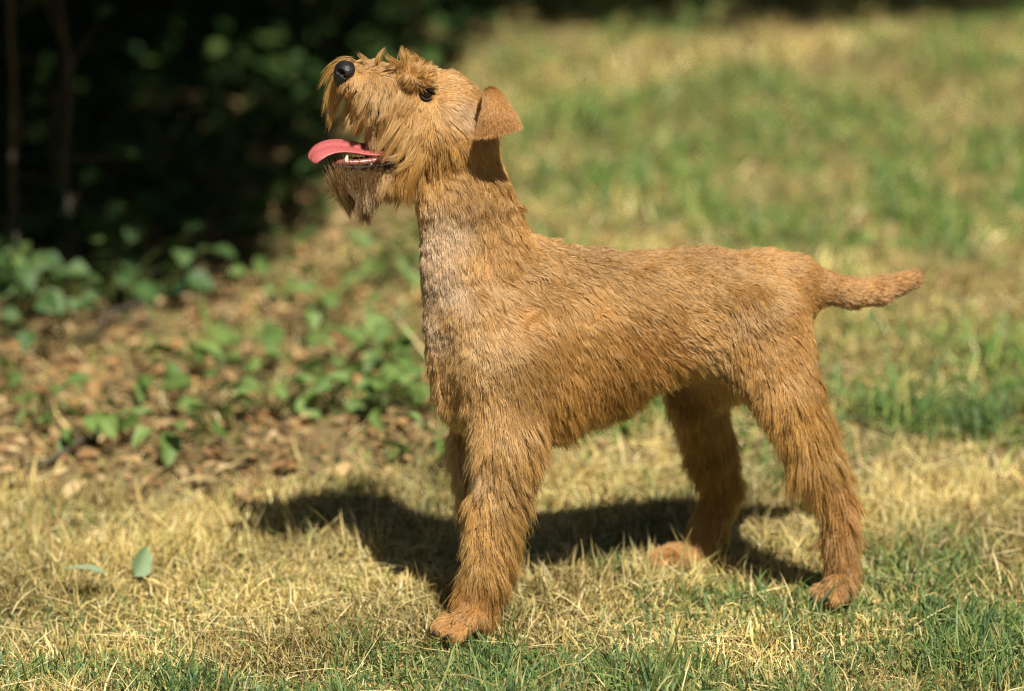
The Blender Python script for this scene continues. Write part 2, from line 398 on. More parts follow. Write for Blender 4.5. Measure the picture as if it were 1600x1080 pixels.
LC = np.array([[.035, .075, .02], [.055, .11, .03], [.025, .06, .022], [.075, .12, .03]])
def shrub(name, label, base, crown_sets, stems, seed, size=(.03, .06), group=None):
    root = empty(name, base); tag(root, label, 'shrub', group)
    b = np.array(base)
    lst = []
    for (top, r0) in stems:
        k = np.linspace(0, 1, 9)[:, None]; top = np.array(top, float); foot = b + np.append(rng.normal(0, .05, 2), -.02)
        pts = foot + (top - foot) * k + np.sin(k * np.pi) * rng.normal(0, .06, 3)
        lst.append((pts - b, np.linspace(r0, r0 * .3, 9)))
        for q in range(4):
            i = rng.integers(3, 8); e = pts[i] + rng.normal(0, .22, 3) + [0, 0, .15]
            kk = np.linspace(0, 1, 5)[:, None]; lst.append((pts[i] + (e - pts[i]) * kk - b, np.linspace(r0 * .4, .002, 5)))
    tubes_mesh('trunk', lst, M['bark'], root)
    P = np.concatenate(crown_sets); n = len(P); r = np.random.default_rng(seed)
    N = r.normal(0, .6, (n, 3)); N[:, 2] += .7; N[:, 1] -= .3
    col = LC[r.integers(0, 4, n)] * r.uniform(.7, 1.25, (n, 1))
    leaf_cloud('crown', P - b, N, r.uniform(*size, n), col, M['leaf_cloud'], root, .3, .6)
    return root
ok = lambda P: shade_ok(P) & out_of_open(P)
sets = [crown_points(11000, -1.0, .85, .95, 1.4, .66, 1.6, 101, ok), crown_points(13000, -.85, 1.7, 1.0, 1.4, .75, 2.1, 102, ok),
        crown_points(7000, -1.35, 2.7, .85, 1.3, .03, 1.3, 103, ok), crown_points(5000, -.7, 3.2, .6, 1.0, .5, 1.6, 104, ok)]
shrub('tall_shrub', 'tall dark leafy shrub overhanging the deep shade at left', (-1.15, 2.2, 0), sets,
      [((-.9, 1.4, 1.3), .02), ((-1.3, 2.2, 1.5), .024), ((-.75, 1.9, 1.35), .016), ((-1.4, 1.6, 1.2), .016), ((-.7, 1.6, 1.4), .013)], 201)
back = [(-1.7, 4.7, 1.1, 'dark evergreen shrub deep behind the left shade'), (-.5, BACKY + .75, .85, 'dark shrub behind the head of the dog at top'),
        (.42, BACKY + .5, .62, 'dark green shrub at top middle behind the lawn'), (1.2, BACKY + .55, .62, 'dark green shrub at the top right corner'), (2.0, BACKY + .8, .8, 'dark shrub past the right end of the lawn')]
for i, (cx, cy, r, lab) in enumerate(back):
    s = [crown_points(4200, cx, cy, r * .85, r * .75, .02, 1.9, 300 + i, lambda P: shade_ok(P) | (P[:, 1] > BACKY + .05))]
    shrub('evergreen_shrub', lab, (cx, cy, 0), s, [((cx + .1, cy, 1.5), .02), ((cx - .25, cy + .1, 1.3), .016), ((cx + .3, cy - .1, 1.2), .014)], 400 + i, (.04, .07), 'evergreen shrubs along the back')
# the higher foliage behind that keeps the back in shade
s = [crown_points(11000, .3, BACKY - .6, 2.1, 1.7, 1.5, 2.9, 500, shade_ok)]
shrub('broad_tree', 'broad tree whose crown shades the back edge of the lawn', (.2, BACKY + 2.2, 0), s,
      [((.3, BACKY - .1, 2.2), .07), ((-.6, BACKY + .2, 2.3), .05), ((1.2, BACKY + .1, 2.3), .05)], 501, (.06, .1))
# ivy that carpets the ground in the shade
x, y = scatter(9000, -1.9, .3, 1.2, 4.6, lambda x, y: sig((-right_of_shade(x, y) - .03) / .04)); n = len(x)
P = np.stack([x, y, .01 + .11 * rng.random(n) ** 2], 1); N = rng.normal(0, .5, (n, 3)) + [0, -.2, 1]
tag(leaf_cloud('ground_ivy', P, N, rng.uniform(.025, .05, n), LC[rng.integers(0, 4, n)] * rng.uniform(.7, 1.2, (n, 1)), M['leaf_cloud'], None, .3, .75),
    'low dark ivy carpeting the shaded ground at left', 'ivy', kind='stuff')
# unseen ring of tall trees, added to block low sky light and deepen shadows
az = rng.uniform(0, 2 * np.pi, 16000); rr = rng.uniform(8.5, 10.5, 16000); zz = 9.0 * rng.random(16000)
keep = ~((zz > 4.5) & (np.abs(np.angle(np.exp(1j * (az - math.atan2(-SUN[1], -SUN[0]))))) < .5)) & ~((np.abs(rr * np.cos(az)) < 1.6) & (np.sin(az) < 0) & (zz < 2.6))
P = np.stack([rr * np.cos(az), rr * np.sin(az), zz], 1)[keep]; n = len(P)
N = -P / np.linalg.norm(P, axis=1)[:, None] + rng.normal(0, .4, (n, 3))
tag(leaf_cloud('sky_blocking_trees', P, N, rng.uniform(.30, .55, n), LC[rng.integers(0, 4, n)] * rng.uniform(.7, 1.2, (n, 1)), M['leaf_cloud'], None, .2, .8),
    'unseen belt of trees added round the lawn to block low sky light', 'trees', kind='stuff')

# thin stems at the left edge, in front of the shade
for (x0, y0, x1, y1, yd, lab) in [(8, 420, 22, -60, 1.45, 'thin pale stem at the very left edge of the shade'), (28, 470, 6, -60, 1.6, 'grey brown stem just right of the left edge'),
                                  (103, 380, 84, -60, 1.75, 'slender stem rising through the dark shade at left'), (112, 440, 100, 60, 1.5, 'short thin stem standing above the green ivy')]:
    def at_depth(px, py, Yd):
        r = ray(px, py); return CAM + r * ((Yd - CAM[1]) / r[1])
    A = at_depth(x0, y0, yd); A[2] = max(A[2], 0); B = at_depth(x1, y1, yd + .05); k = np.linspace(0, 1, 10)[:, None]
    G = ground_at(x0, y0); 
    pts = np.array([A[0], yd, -.01]) * (1 - k) + (B + [0, 0, .25]) * k + rng.normal(0, .011, (10, 3))
    b = pts[0].copy(); b[2] = 0
    root = empty('sapling', b); tag(root, lab, 'sapling', 'thin saplings in the shade at left')
    lst = [(pts - b, np.linspace(.0055, .003, 10))]
    LP = []
    for q in range(7):
        i = rng.integers(2, 9); e = pts[i] + rng.normal(0, .05, 3) + [.02, -.02, .02]; kk = np.linspace(0, 1, 4)[:, None]
        lst.append((pts[i] + (e - pts[i]) * kk - b, np.linspace(.003, .0015, 4))); LP.append(e)
    tubes_mesh('stem', lst, M['bark'], root)
    LP = np.array(LP); N = rng.normal(0, .4, (7, 3)) + [.1, -.6, .6]
    leaf_cloud('crown', LP - b, N, rng.uniform(.025, .045, 7), np.tile([[.10, .17, .05]], (7, 1)) * rng.uniform(.7, 1.3, (7, 1)), M['leaf_cloud'], root, .3, .65)

# ------------------------------------------------------------------ weeds and ivy
def leaf_mesh(name, ln, wd, cup, mat, lobes=0.0, nrow=7):
    """one leaf with a midrib fold, lying along +Y from its stalk"""
    t = np.linspace(0, 1, nrow); prof = np.sin(np.pi * t ** .72) ** .8; prof[0] = .06; prof[-1] = .02
    if lobes: prof = prof * (1 + lobes * np.cos(t * 15))
    s = np.linspace(-1, 1, 7)
    Tt, S = np.meshgrid(t, s, indexing='ij')
    x = S * prof[:, None] * wd / 2; y = Tt * ln
    z = cup * np.abs(S) ** 1.3 * prof[:, None] * wd - .25 * ln * Tt ** 2 + .03 * wd * np.sin(Tt * 20) * np.abs(S)
    me_o = grid_mesh(name, np.stack([x, y, z], -1), mat)
    C.objects.unlink(me_o); me = me_o.data; bpy.data.objects.remove(me_o)
    return me
LM = [leaf_mesh('weed_leaf', .036, .027, .25, M['weed']), leaf_mesh('weed_leaf', .048, .026, .2, M['weed'], .12), leaf_mesh('weed_leaf', .030, .015, .3, M['weed']), leaf_mesh('weed_leaf', .024, .018, .3, M['weed'])]
IM = [leaf_mesh('ivy_leaf', .055, .046, .14, M['ivy'], .1), leaf_mesh('ivy_leaf', .064, .048, .10, M['ivy'], .08), leaf_mesh('ivy_leaf', .045, .040, .2, M['ivy'], .12)]
def weed(loc, label, nl, h, spread, meshes, group, scale=1.0, cat='weed', name='weed'):
    loc = np.array(loc); loc[2] = float(gh(np.array(loc[0]), np.array(loc[1])))
    root = empty(name, loc); tag(root, label, cat, group)
    lst = []
    for k in range(nl):
        a = rng.uniform(0, 6.283); r = spread * math.sqrt(rng.uniform(.03, 1)); hh = h * rng.uniform(.35, 1.1)
        tip = np.array([r * math.cos(a), r * math.sin(a), hh]); kk = np.linspace(0, 1, 5)[:, None]
        pts = tip * kk * np.array([1, 1, 1]) + np.sin(kk * np.pi) * np.array([0, 0, .25 * hh]); pts[0, 2] -= .006
        lst.append((pts, np.linspace(.0014, .0009, 5)))
        o = bpy.data.objects.new('leaf', meshes[rng.integers(0, len(meshes))]); C.objects.link(o); o.parent = root
        o.location = tip; o.scale = (scale * rng.uniform(.75, 1.2),) * 3
        o.rotation_euler = (rng.uniform(-.7, .75), rng.uniform(-.8, .8), a - math.pi / 2 + rng.uniform(-.6, .6))
    tubes_mesh('stem', lst, M['stem'], root, 4)
    return root
weeds = [(612, 600, 14, 'bright green broad leaved weed just left of the dog\'s chest'), (560, 600, 10, 'green weed left of the bright broad leaved one by the chest'),
         (640, 560, 8, 'upright bright green weed touching the dog\'s chest outline'), (520, 655, 9, 'low green weed in dead leaves below the beard'),
         (430, 650, 10, 'spreading green weed in the middle of the dead leaves'), (600, 665, 10, 'dense green weed low beside the dog\'s upper front leg'),
         (655, 665, 8, 'green weed half hidden behind the dog\'s front leg'), (345, 660, 8, 'sparse green weed among brown leaves left of centre'),
         (265, 705, 9, 'low bushy weed at the edge of the dry straw'), (480, 525, 7, 'small pale green weed below the hanging beard'),
         (530, 520, 7, 'light green weed right of the small pale one under the beard'), (600, 445, 9, 'blurred green weed just left of the dog\'s throat'),
         (440, 460, 7, 'blurred weed at the foot of the deep shade'), (385, 590, 6, 'small weed alone on brown leaves under the shade edge'),
         (305, 570, 5, 'tiny weed with few leaves left of centre'), (150, 690, 8, 'blue green weed near the left edge above the straw'),
         (60, 655, 8, 'green weed close to the left picture edge'), (20, 600, 5, 'small green weed at the very left edge below the ivy'),
         (700, 745, 8, 'weed in the straw behind the front leg'), (985, 672, 9, 'green weed seen beneath the dog\'s belly'),
         (455, 395, 6, 'dim weed on the border of the black shade'), (640, 420, 6, 'blurred weed touching the dog\'s neck outline'), (210, 600, 5, 'small weed between the ivy and the brown leaves')]
for (px, py, nl, lab) in weeds:
    weed(ground_at(px, py), lab, int(nl * 1.5), .055, .06, LM, 'green weeds in the dead leaves', 1.0)
ivy = [(30, 500, 10, 'dark green ivy clump at the left edge under the shrub'), (120, 470, 12, 'ivy clump with broad leaves in front of the shade'),
       (185, 475, 10, 'tallest ivy clump rising into the dark shade'), (250, 470, 7, 'small ivy clump at the right end of the ivy'), (85, 545, 7, 'low ivy clump creeping onto the brown leaves'), (5, 440, 6, 'ivy clump cut by the left edge of the picture')]
for (px, py, nl, lab) in ivy:
    weed(ground_at(px, py), lab, int(nl * 1.7), .10, .085, IM, 'ivy clumps under the shrub', .66, 'ivy', 'ivy_clump')

# two pale leaves on the straw
PL = [leaf_mesh('fallen_leaf', .052, .034, .22, M['pale_leaf'], 0, 9), leaf_mesh('fallen_leaf', .058, .032, .12, M['pale_leaf'], 0, 9)]
for (px, py, me, rot, lab, z) in [(210, 905, PL[0], (1.15, .75, .35), 'pale green fallen leaf standing upright in the straw', .004), (165, 925, PL[1], (.35, .1, 1.5), 'pale green fallen leaf lying flat left of the upright one', .022),
                                 (412, 738, PL[1], (.5, .3, 1.9), 'grey green fallen leaf lying at the edge of the dead leaves', .02)]:
    o = bpy.data.objects.new('fallen_leaf', me); C.objects.link(o); g = ground_at(px, py); o.location = (g[0], g[1], z); o.rotation_euler = rot; o.scale = (.85,) * 3
    tag(o, lab, 'leaf', 'pale leaves fallen on the straw')

# tuft of tall grass at the right
def tuft(px, py, n, h, spread, label):
    g = ground_at(px, py); b = np.stack([g[0] + rng.normal(0, spread, n), g[1] + rng.normal(0, spread * .8, n), np.full(n, -.003)], 1)
    b[:, 2] += gh(b[:, 0], b[:, 1])
    col = np.array([.095, .165, .055]) * rng.uniform(.7, 1.6, (n, 1)) + np.array([.03, .02, .0]) * rng.random((n, 1))
    o = blades('grass_tuft', b, h * rng.uniform(.5, 1.2, n), rng.uniform(.002, .004, n), rng.uniform(0, .5, n), rng.normal(.7, .4, n), col, M['grass'], label, 'grass tuft')
    o['kind'] = 'thing'; o['group'] = 'tall grass tufts'
    return o
tuft(1470, 675, 150, .075, .06, 'tall green grass tuft right of the tail tip below')
tuft(1560, 660, 130, .07, .055, 'tall green grass tuft near the right picture edge')

# ------------------------------------------------------------------ the dog
A = ground_at(722, 1003); B = ground_at(1310, 948)
bk = (B - A)[:2]; YAW = math.atan2(bk[1], bk[0])
EX = np.array([math.cos(YAW), math.sin(YAW), 0]); EY = np.array([-math.sin(YAW), math.cos(YAW), 0])   # backwards, towards the far side
mid = (A + B) / 2 + EY * .075; mid[2] = 0
DOG = empty('dog', mid, YAW)
tag(DOG, 'wiry tan terrier standing side-on in the grass with head raised and tongue out', 'dog')
def to_local(P): d = P - mid; return np.stack([d @ EX, d @ EY, d[..., 2]], -1)
def loc(px, py, wl):
    """a point of the dog seen at that spot, wl metres across from its middle plane"""
    r = ray(px, py); c = CAM - mid; k = (wl - c @ EY) / (r @ EY); return to_local(CAM + r * k)
PXM = 1 / SC
def to_px(Pl):
    Wd = mid + Pl[:, 0:1] * EX + Pl[:, 1:2] * EY + Pl[:, 2:3] * np.array([0, 0, 1.0]); d = Wd - CAM; k = d @ FW
    return 800 + (d @ RT) / k * FPX, 540 - (d @ UP) / k * FPX

PR = []; GRP = [0]; _last = [None]
def rc(p, r1, q, r2, w1=0.0, w2=None, k=1.0, sm=.03):
    w2 = w1 if w2 is None else w2
    if _last[0] != (p, w1): GRP[0] += 1                 # a limb's pieces that share a joint form one chain
    _last[0] = (q, w2)
    PR.append((loc(*p, w1), r1 * PXM, loc(*q, w2), r2 * PXM, k, sm, GRP[0]))
# trunk
rc((805, 543), 126, (945, 511), 116, 0, 0, .62)
rc((945, 511), 116, (1095, 483), 97, 0, 0, .68)
rc((1095, 483), 97, (1190, 483), 84, 0, 0, .76)
rc((1120, 525), 46, (1195, 575), 46, -.030, -.050, .7, .03)
rc((1120, 525), 44, (1165, 560), 44, .030, .045, .7, .03)
rc((752, 495), 80, (787, 570), 107, 0, 0, .74, .03)
rc((852, 422), 42, (905, 450), 52, 0, 0, .8, .03)
rc((850, 555), 118, (905, 548), 108, 0, 0, .58, .03)
# neck
rc((716, 235), 57, (724, 310), 70, 0, 0, .80, .025)
rc((724, 310), 70, (747, 410), 88, 0, 0, .78)
rc((747, 410), 88, (800, 510), 112, 0, 0, .70)
# skull, cheeks, muzzle, jaw
rc((702, 172), 54, (722, 185), 50, 0, 0, .92, .03)
rc((680, 200), 40, (700, 215), 38, -.012, -.012, 1, .02)
rc((680, 200), 40, (700, 215), 38, .012, .012, 1, .02)
rc((662, 160), 48, (575, 132), 30, 0, 0, .85, .02)
rc((575, 132), 30, (553, 122), 22, 0, 0, .9, .01)
rc((640, 116), 16, (662, 122), 16, -.022, -.026, 1, .015)
rc((640, 116), 16, (662, 122), 16, .022, .026, 1, .015)
rc((662, 235), 24, (600, 258), 14, 0, 0, 1.2, .012)
rc((600, 260), 15, (528, 269), 12, 0, 0, 1.25, .006)
# near front leg
rc((760, 500), 52, (785, 570), 66, -.045, -.056, .7, .025)
rc((785, 570), 66, (795, 680), 46, -.056, -.068, .75, .022)
rc((795, 680), 46, (776, 780), 35, -.066, -.072, .9, .02)
rc((776, 780), 35, (758, 890), 28, -.072, -.075, .95, .015)
rc((758, 890), 28, (738, 972), 25, -.075, -.075, 1, .012)
CLAW = []
for dx, dy, dw in ((-40, 10, -.014), (-46, 4, .008), (-20, 16, -.030), (-36, -4, .026)):
    rc((738, 964), 15, (734 + dx, 977 + dy), 12.5, -.075 + dw * .6, -.075 + dw, 1, .004); CLAW.append((734 + dx, 977 + dy, -.075 + dw, 11))
# far front leg
rc((775, 560), 66, (748, 690), 40, .050, .066, .75, .03)
rc((748, 690), 40, (750, 780), 27, .066, .07, .85, .02)
rc((750, 780), 27, (758, 880), 20, .07, .07, 1, .015)
rc((758, 880), 20, (748, 918), 22, .07, .07, 1, .012)
rc((748, 918), 20, (722, 928), 15, .07, .07, 1.3, .012)
# near hind leg
rc((1195, 510), 70, (1232, 610), 50, -.048, -.068, .75, .028)
rc((1232, 610), 50, (1272, 715), 33, -.068, -.074, .8, .03)
rc((1272, 715), 33, (1312, 795), 23, -.074, -.075, .9, .02)
rc((1312, 795), 23, (1316, 890), 20, -.075, -.075, 1, .012)
rc((1316, 890), 20, (1312, 922), 22, -.075, -.075, 1, .012)
for dx, dy, dw in ((-22, 8, -.012), (-28, 2, .010), (-4, 12, -.030), (-20, -2, .028)):
    rc((1312, 912), 15, (1308 + dx, 924 + dy), 12.5, -.075 + dw * .6, -.075 + dw, 1, .004); CLAW.append((1308 + dx, 924 + dy, -.075 + dw, 10))
# far hind leg
rc((1165, 500), 74, (1088, 615), 44, .040, .092, .75, .04)
rc((1088, 615), 44, (1112, 700), 33, .092, .115, .8, .03)
rc((1112, 700), 33, (1130, 762), 25, .115, .12, .9, .02)
rc((1130, 762), 25, (1100, 842), 21, .12, .12, 1, .012)
rc((1100, 842), 21, (1082, 864), 19, .12, .12, 1.1, .012)
rc((1078, 866), 16, (1030, 873), 12, .12, .11, 1.5, .012)
rc((1078, 866), 16, (1034, 871), 12, .12, .135, 1.3, .012)
# tail
rc((1205, 434), 40, (1245, 433), 32, 0, 0, .9, .025)
rc((1245, 433), 32, (1285, 448), 25, 0, -.002, .95)
rc((1285, 448), 25, (1330, 458), 22.5, -.002, -.004, 1)
rc((1330, 458), 22.5, (1375, 454), 21, -.004, -.007, 1)
rc((1375, 454), 21, (1428, 436), 15, -.007, -.010, 1)

def sdf_prim(P, a, ra, b, rb, k):
    s = np.array([1, 1 / k, 1]); Q = (P - a) * s; ba = (b - a) * s; l2 = ba @ ba
    h = np.clip((Q @ ba) / l2, 0, 1)
    D = Q - h[:, None] * ba
    return (np.sqrt((D * D).sum(1)) - (ra + (rb - ra) * h)) * min(1.0, k ** .5)
def smin(f, d, sm):
    h = np.clip(.5 + .5 * (f - d) / sm, 0, 1); return f + (d - f) * h - sm * h * (1 - h)
def dog_sdf(P):
    P = np.asarray(P, np.float64); f = None; i = 0
    while i < len(PR):
        g = PR[i][6]; c = None; sm = PR[i][5]
        while i < len(PR) and PR[i][6] == g:
            d = sdf_prim(P, *PR[i][:5]); c = d if c is None else smin(c, d, .006); i += 1
        f = c if f is None else smin(f, c, sm)
    return f
def grad(fn, P, e=.0015):
    g = np.stack([fn(P + np.eye(3)[i] * e) - fn(P - np.eye(3)[i] * e) for i in range(3)], 1)
    return g / (2 * e)

def surface_nets(fn, lo, hi, h):
    lo = np.array(lo); n = np.ceil((np.array(hi) - lo) / h).astype(int) + 1
    ax = [lo[i] + h * np.arange(n[i]) for i in range(3)]
    F = np.empty(n)
    for i in range(n[0]):
        y, z = np.meshgrid(ax[1], ax[2], indexing='ij')
        F[i] = fn(np.stack([np.full(y.size, ax[0][i]), y.ravel(), z.ravel()], 1)).reshape(y.shape)
    s = F < 0; cs = tuple(n - 1); acc = np.zeros(cs + (3,)); cnt = np.zeros(cs)
    for axx in range(3):
        o = [q for q in range(3) if q != axx]
        sl0 = [slice(None)] * 3; sl1 = [slice(None)] * 3; sl0[axx] = slice(0, -1); sl1[axx] = slice(1, None)
        f0 = F[tuple(sl0)]; f1 = F[tuple(sl1)]; cr = s[tuple(sl0)] != s[tuple(sl1)]
        t = np.where(cr, f0 / np.where(cr, f0 - f1, 1), 0)
        for a in (0, 1):
            for b in (0, 1):
                sl = [slice(None)] * 3; sl[o[0]] = slice(a, n[o[0]] - 1 + a); sl[o[1]] = slice(b, n[o[1]] - 1 + b)
                m = cr[tuple(sl)]; tt = t[tuple(sl)]; cnt += m
                acc[..., axx] += tt * m; acc[..., o[0]] += a * m; acc[..., o[1]] += b * m
    idx = -np.ones(cs, int); m = cnt > 0; idx[m] = np.arange(m.sum())
    ijk = np.argwhere(m); V = lo + h * (ijk + acc[m] / cnt[m][:, None]); Q = []
    for axx in range(3):
        o = [(axx + 1) % 3, (axx + 2) % 3]
        sl0 = [slice(None)] * 3; sl1 = [slice(None)] * 3; sl0[axx] = slice(0, -1); sl1[axx] = slice(1, None)
        cr = s[tuple(sl0)] != s[tuple(sl1)]; e = np.argwhere(cr)
        e = e[(e[:, o[0]] > 0) & (e[:, o[1]] > 0) & (e[:, o[0]] < n[o[0]] - 1) & (e[:, o[1]] < n[o[1]] - 1)]
        u = np.zeros(3, int); u[o[0]] = 1; v = np.zeros(3, int); v[o[1]] = 1
        g = lambda c: idx[c[:, 0], c[:, 1], c[:, 2]]
        q = np.stack([g(e - u - v), g(e - v), g(e), g(e - u)], 1)
        flip = ~s[e[:, 0], e[:, 1], e[:, 2]]; q[flip] = q[flip][:, ::-1]; Q.append(q)
    return V, np.concatenate(Q)
def project(fn, P, it=3):
    for _ in range(it):
        g = grad(fn, P); P = P - (fn(P) / np.maximum((g * g).sum(1), .05))[:, None] * g
    return P

allp = np.concatenate([np.stack([p[0] - p[1] * 1.3, p[0] + p[1] * 1.3, p[2] - p[3] * 1.3, p[2] + p[3] * 1.3]) for p in PR])
V, Q = surface_nets(dog_sdf, allp.min(0) - .02, allp.max(0) + .02, .0058)
V = project(dog_sdf, V, 2)
vpx, vpy = to_px(V)
def near_px(px, py, x, y, r): return np.exp(-(((px - x) ** 2 + (py - y) ** 2) / r ** 2))
EYE_PX = (668, 148)
base_skin = np.tile([[.26, .13, .045]], (len(V), 1))
mouth = np.clip(near_px(vpx, vpy, 525, 135, 22) + near_px(vpx, vpy, 548, 172, 22) + near_px(vpx, vpy, 600, 232, 42) + near_px(vpx, vpy, 540, 258, 30), 0, 1) * (V[:, 1] > -.2)
eyed = np.clip(1.6 * near_px(vpx, vpy, EYE_PX[0], EYE_PX[1], 10) * (V[:, 1] < 0), 0, 1)
dk = np.clip(mouth + eyed, 0, 1)[:, None]
skin_col = base_skin * (1 - dk) + np.array([.012, .009, .008]) * dk
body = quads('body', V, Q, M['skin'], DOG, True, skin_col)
BODY_DK = dk

def surf(px, py):
    """the spot of the near side seen at that place of the photograph, on the skin"""
    r = ray(px, py); rl = np.array([r @ EX, r @ EY, r[2]]); c = to_local(CAM); t = DIST - .7
    for _ in range(200):
        f = dog_sdf((c + rl * t)[None])[0]; t += max(f * .7, 1e-4) if f > 0 else 0
        if f < 2e-4: break
    P = c + rl * t; g = grad(dog_sdf, P[None])[0]; return P, g / np.linalg.norm(g)

# eyes
def uv_ball(name, c, r, mat, parent, scale=(1, 1, 1), nu=14, nv=20):
    u = np.linspace(.001, np.pi - .001, nu); v = np.linspace(0, 2 * np.pi, nv, endpoint=False); U, Vv = np.meshgrid(u, v, indexing='ij')
    P = np.stack([np.sin(U) * np.cos(Vv) * scale[0], np.sin(U) * np.sin(Vv) * scale[1], np.cos(U) * scale[2]], -1) * r
    return grid_mesh(name, P + np.asarray(c), mat, parent, None, True)
Pe, Ne = surf(*EYE_PX)
for sgn in (1, -1):
    c = (Pe - Ne * .0060) * np.array([1, sgn, 1])
    uv_ball('eye', c, .0082, M['eye'], DOG)

for (x_, y_, w_, ln) in CLAW:
    c = loc(x_, y_, w_); k = np.linspace(0, 1, 6)
    pts_ = c + np.stack([-(.006 + .013 * k), 0 * k, .001 - .006 * k ** 1.6], 1)
    grid_mesh('claw', tube(pts_, .0028 * np.array([1, 1, .9, .7, .45, .05]), 8), M['lip'], DOG, None, True)
ta = np.array([1.0, 0, -.25]); ta -= Ne * (ta @ Ne); ta /= np.linalg.norm(ta); tb = np.cross(Ne, ta)
for sgn in (1, -1):
    an_ = np.linspace(0, 2 * np.pi, 25); al = np.cos(an_); be = np.sin(an_) * (1 - .35 * np.abs(np.cos(an_)) ** 2)
    ring = Pe + ta * (al * .0090)[:, None] + tb * (be * .0058)[:, None] + Ne * (.0021 - .0042 * al ** 2)[:, None]
    grid_mesh('eyelid', tube(ring * np.array([1, sgn, 1]), np.full(25, .0015), 8), M['lip'], DOG, None, True)

# nose leather: a rounded pad with two nostrils cut in
NC = loc(540, 111, 0.0)
nd = loc(515, 108, 0) - loc(560, 116, 0); nd /= np.linalg.norm(nd); nu_ = np.array([0, 0, 1.0]) - nd * nd[2]; nu_ /= np.linalg.norm(nu_); nl = np.array([0, 1.0, 0])
def nose_sdf(P):
    q = P - NC; a = q @ nd; b = q @ nu_; l = q @ nl
    f = np.sqrt((a / .0125) ** 2 + (b / .0118) ** 2 + (l / .0150) ** 2) - 1; f = f * .011
    lower = np.sqrt(((a - .002) / .009) ** 2 + ((b + .010) / .010) ** 2 + (l / .008) ** 2) - 1; lower = lower * .008
    h = np.clip(.5 + .5 * (f - lower) / .006, 0, 1); f = f + (lower - f) * h - .006 * h * (1 - h)
    for s in (-1, 1):
        na = np.sqrt(((a - .0085) / .0055) ** 2 + ((b + .0010) / .0034) ** 2 + ((l - s * .0100) / .0055) ** 2) - 1; na = na * .003
        nb = np.sqrt(((a - .001) / .0085) ** 2 + ((b + .0048) / .0018) ** 2 + ((l - s * .0135) / .0045) ** 2) - 1; nb = nb * .0018
        f = np.maximum(f, -na); f = np.maximum(f, -nb)
    groove = np.maximum(np.abs(l) - .0007, .010 - a) ; f = np.maximum(f, -groove)
    return f
v, q = surface_nets(nose_sdf, NC - .026, NC + .026, .0009)
quads('nose', v, q, M['nose'], DOG)

# tongue, gum, teeth
def spline(pts, n):
    pts = np.array(pts); t = np.linspace(0, len(pts) - 1, n); i = np.clip(t.astype(int), 0, len(pts) - 2); f = (t - i)[:, None]
    p0 = pts[np.maximum(i - 1, 0)]; p1 = pts[i]; p2 = pts[i + 1]; p3 = pts[np.minimum(i + 2, len(pts) - 1)]
    return .5 * ((2 * p1) + (-p0 + p2) * f + (2 * p0 - 5 * p1 + 4 * p2 - p3) * f ** 2 + (-p0 + 3 * p1 - 3 * p2 + p3) * f ** 3)
path = spline([loc(640, 244, 0), loc(600, 240, 0), loc(570, 237, 0), loc(540, 232, 0), loc(514, 231, -.001), loc(494, 237, -.002), loc(482, 247, -.002)], 34)
hw = np.interp(np.linspace(0, 1, 34), [0, .3, .55, .8, .92, .97, 1], [.012, .015, .0170, .0185, .0165, .0115, .003])
th = np.interp(np.linspace(0, 1, 34), [0, .5, .85, 1], [.0048, .0038, .0026, .0010])
tg = np.gradient(path, axis=0); tg /= np.linalg.norm(tg, axis=1)[:, None]; lat = np.array([0, 1.0, .22]); lat /= np.linalg.norm(lat); nrm = np.cross(lat, tg); nrm /= np.linalg.norm(nrm, axis=1)[:, None]
if nrm[5][2] < 0: nrm = -nrm
an = np.linspace(0, 2 * np.pi, 28, endpoint=False); rows = []
for i in range(34):
    l = np.cos(an) * hw[i]; top = np.sin(an) * th[i] * (1 - .25 * (np.sin(an) < 0))
    groove = -.0022 * np.exp(-(l / .0028) ** 2) * (np.sin(an) > 0)
    cupz = .0050 * (np.abs(l) / .0175) ** 2 * np.interp(i, [0, 18, 33], [1, .6, -1.2])
    rows.append(path[i] + lat * l[:, None] + nrm[i] * (top + groove + cupz)[:, None])
grid_mesh('tongue', np.array(rows), M['tongue'], DOG, None, True)
gp = spline([loc(625, 244, -.016), loc(595, 250, -.017), loc(560, 254, -.015), loc(533, 254, -.010), loc(524, 254, 0), loc(530, 250, .010), loc(560, 250, .015), loc(620, 242, .016)], 40)
gum = grid_mesh('gum', tube(gp, np.full(40, .0036), 10), M['gum'], DOG, None, True)
lp = spline([loc(640, 246, -.021), loc(598, 257, -.021), loc(560, 260, -.019), loc(530, 260, -.014), loc(516, 259, 0), loc(528, 256, .014), loc(560, 256, .019), loc(630, 244, .021)], 44)
lp = lp + np.stack([0 * np.arange(44), 0 * np.arange(44), -.0015 + .0005 * np.sin(np.arange(44) * .9)], 1)
grid_mesh('lower_lip', tube(lp, .0024 + .0007 * np.sin(np.arange(44) * 1.7) + .0004 * np.sin(np.arange(44) * 4.1), 10), M['lip'], DOG, None, True)
up = spline([loc(600, 196, -.016), loc(580, 180, -.017), loc(565, 166, -.016), loc(550, 152, -.013), loc(536, 140, -.007), loc(530, 133, 0), loc(536, 138, .008), loc(565, 166, .016), loc(600, 196, .018)], 44)
up = up + np.array([.004, 0, .006])
grid_mesh('upper_lip', tube(up, np.full(44, .0036), 10), M['lip'], DOG, None, True)
def tooth(p, wl, h, r, lean=(0, 0)):
    c = loc(*p, wl); k = np.linspace(0, 1, 6)
    pts = c + np.stack([lean[0] * k ** 2, lean[1] * k ** 2, h * k - .003], 1)
    return grid_mesh('tooth', tube(pts, r * np.array([1, 1.0, .9, .7, .42, .04]), 8), M['tooth'], DOG, None, True)
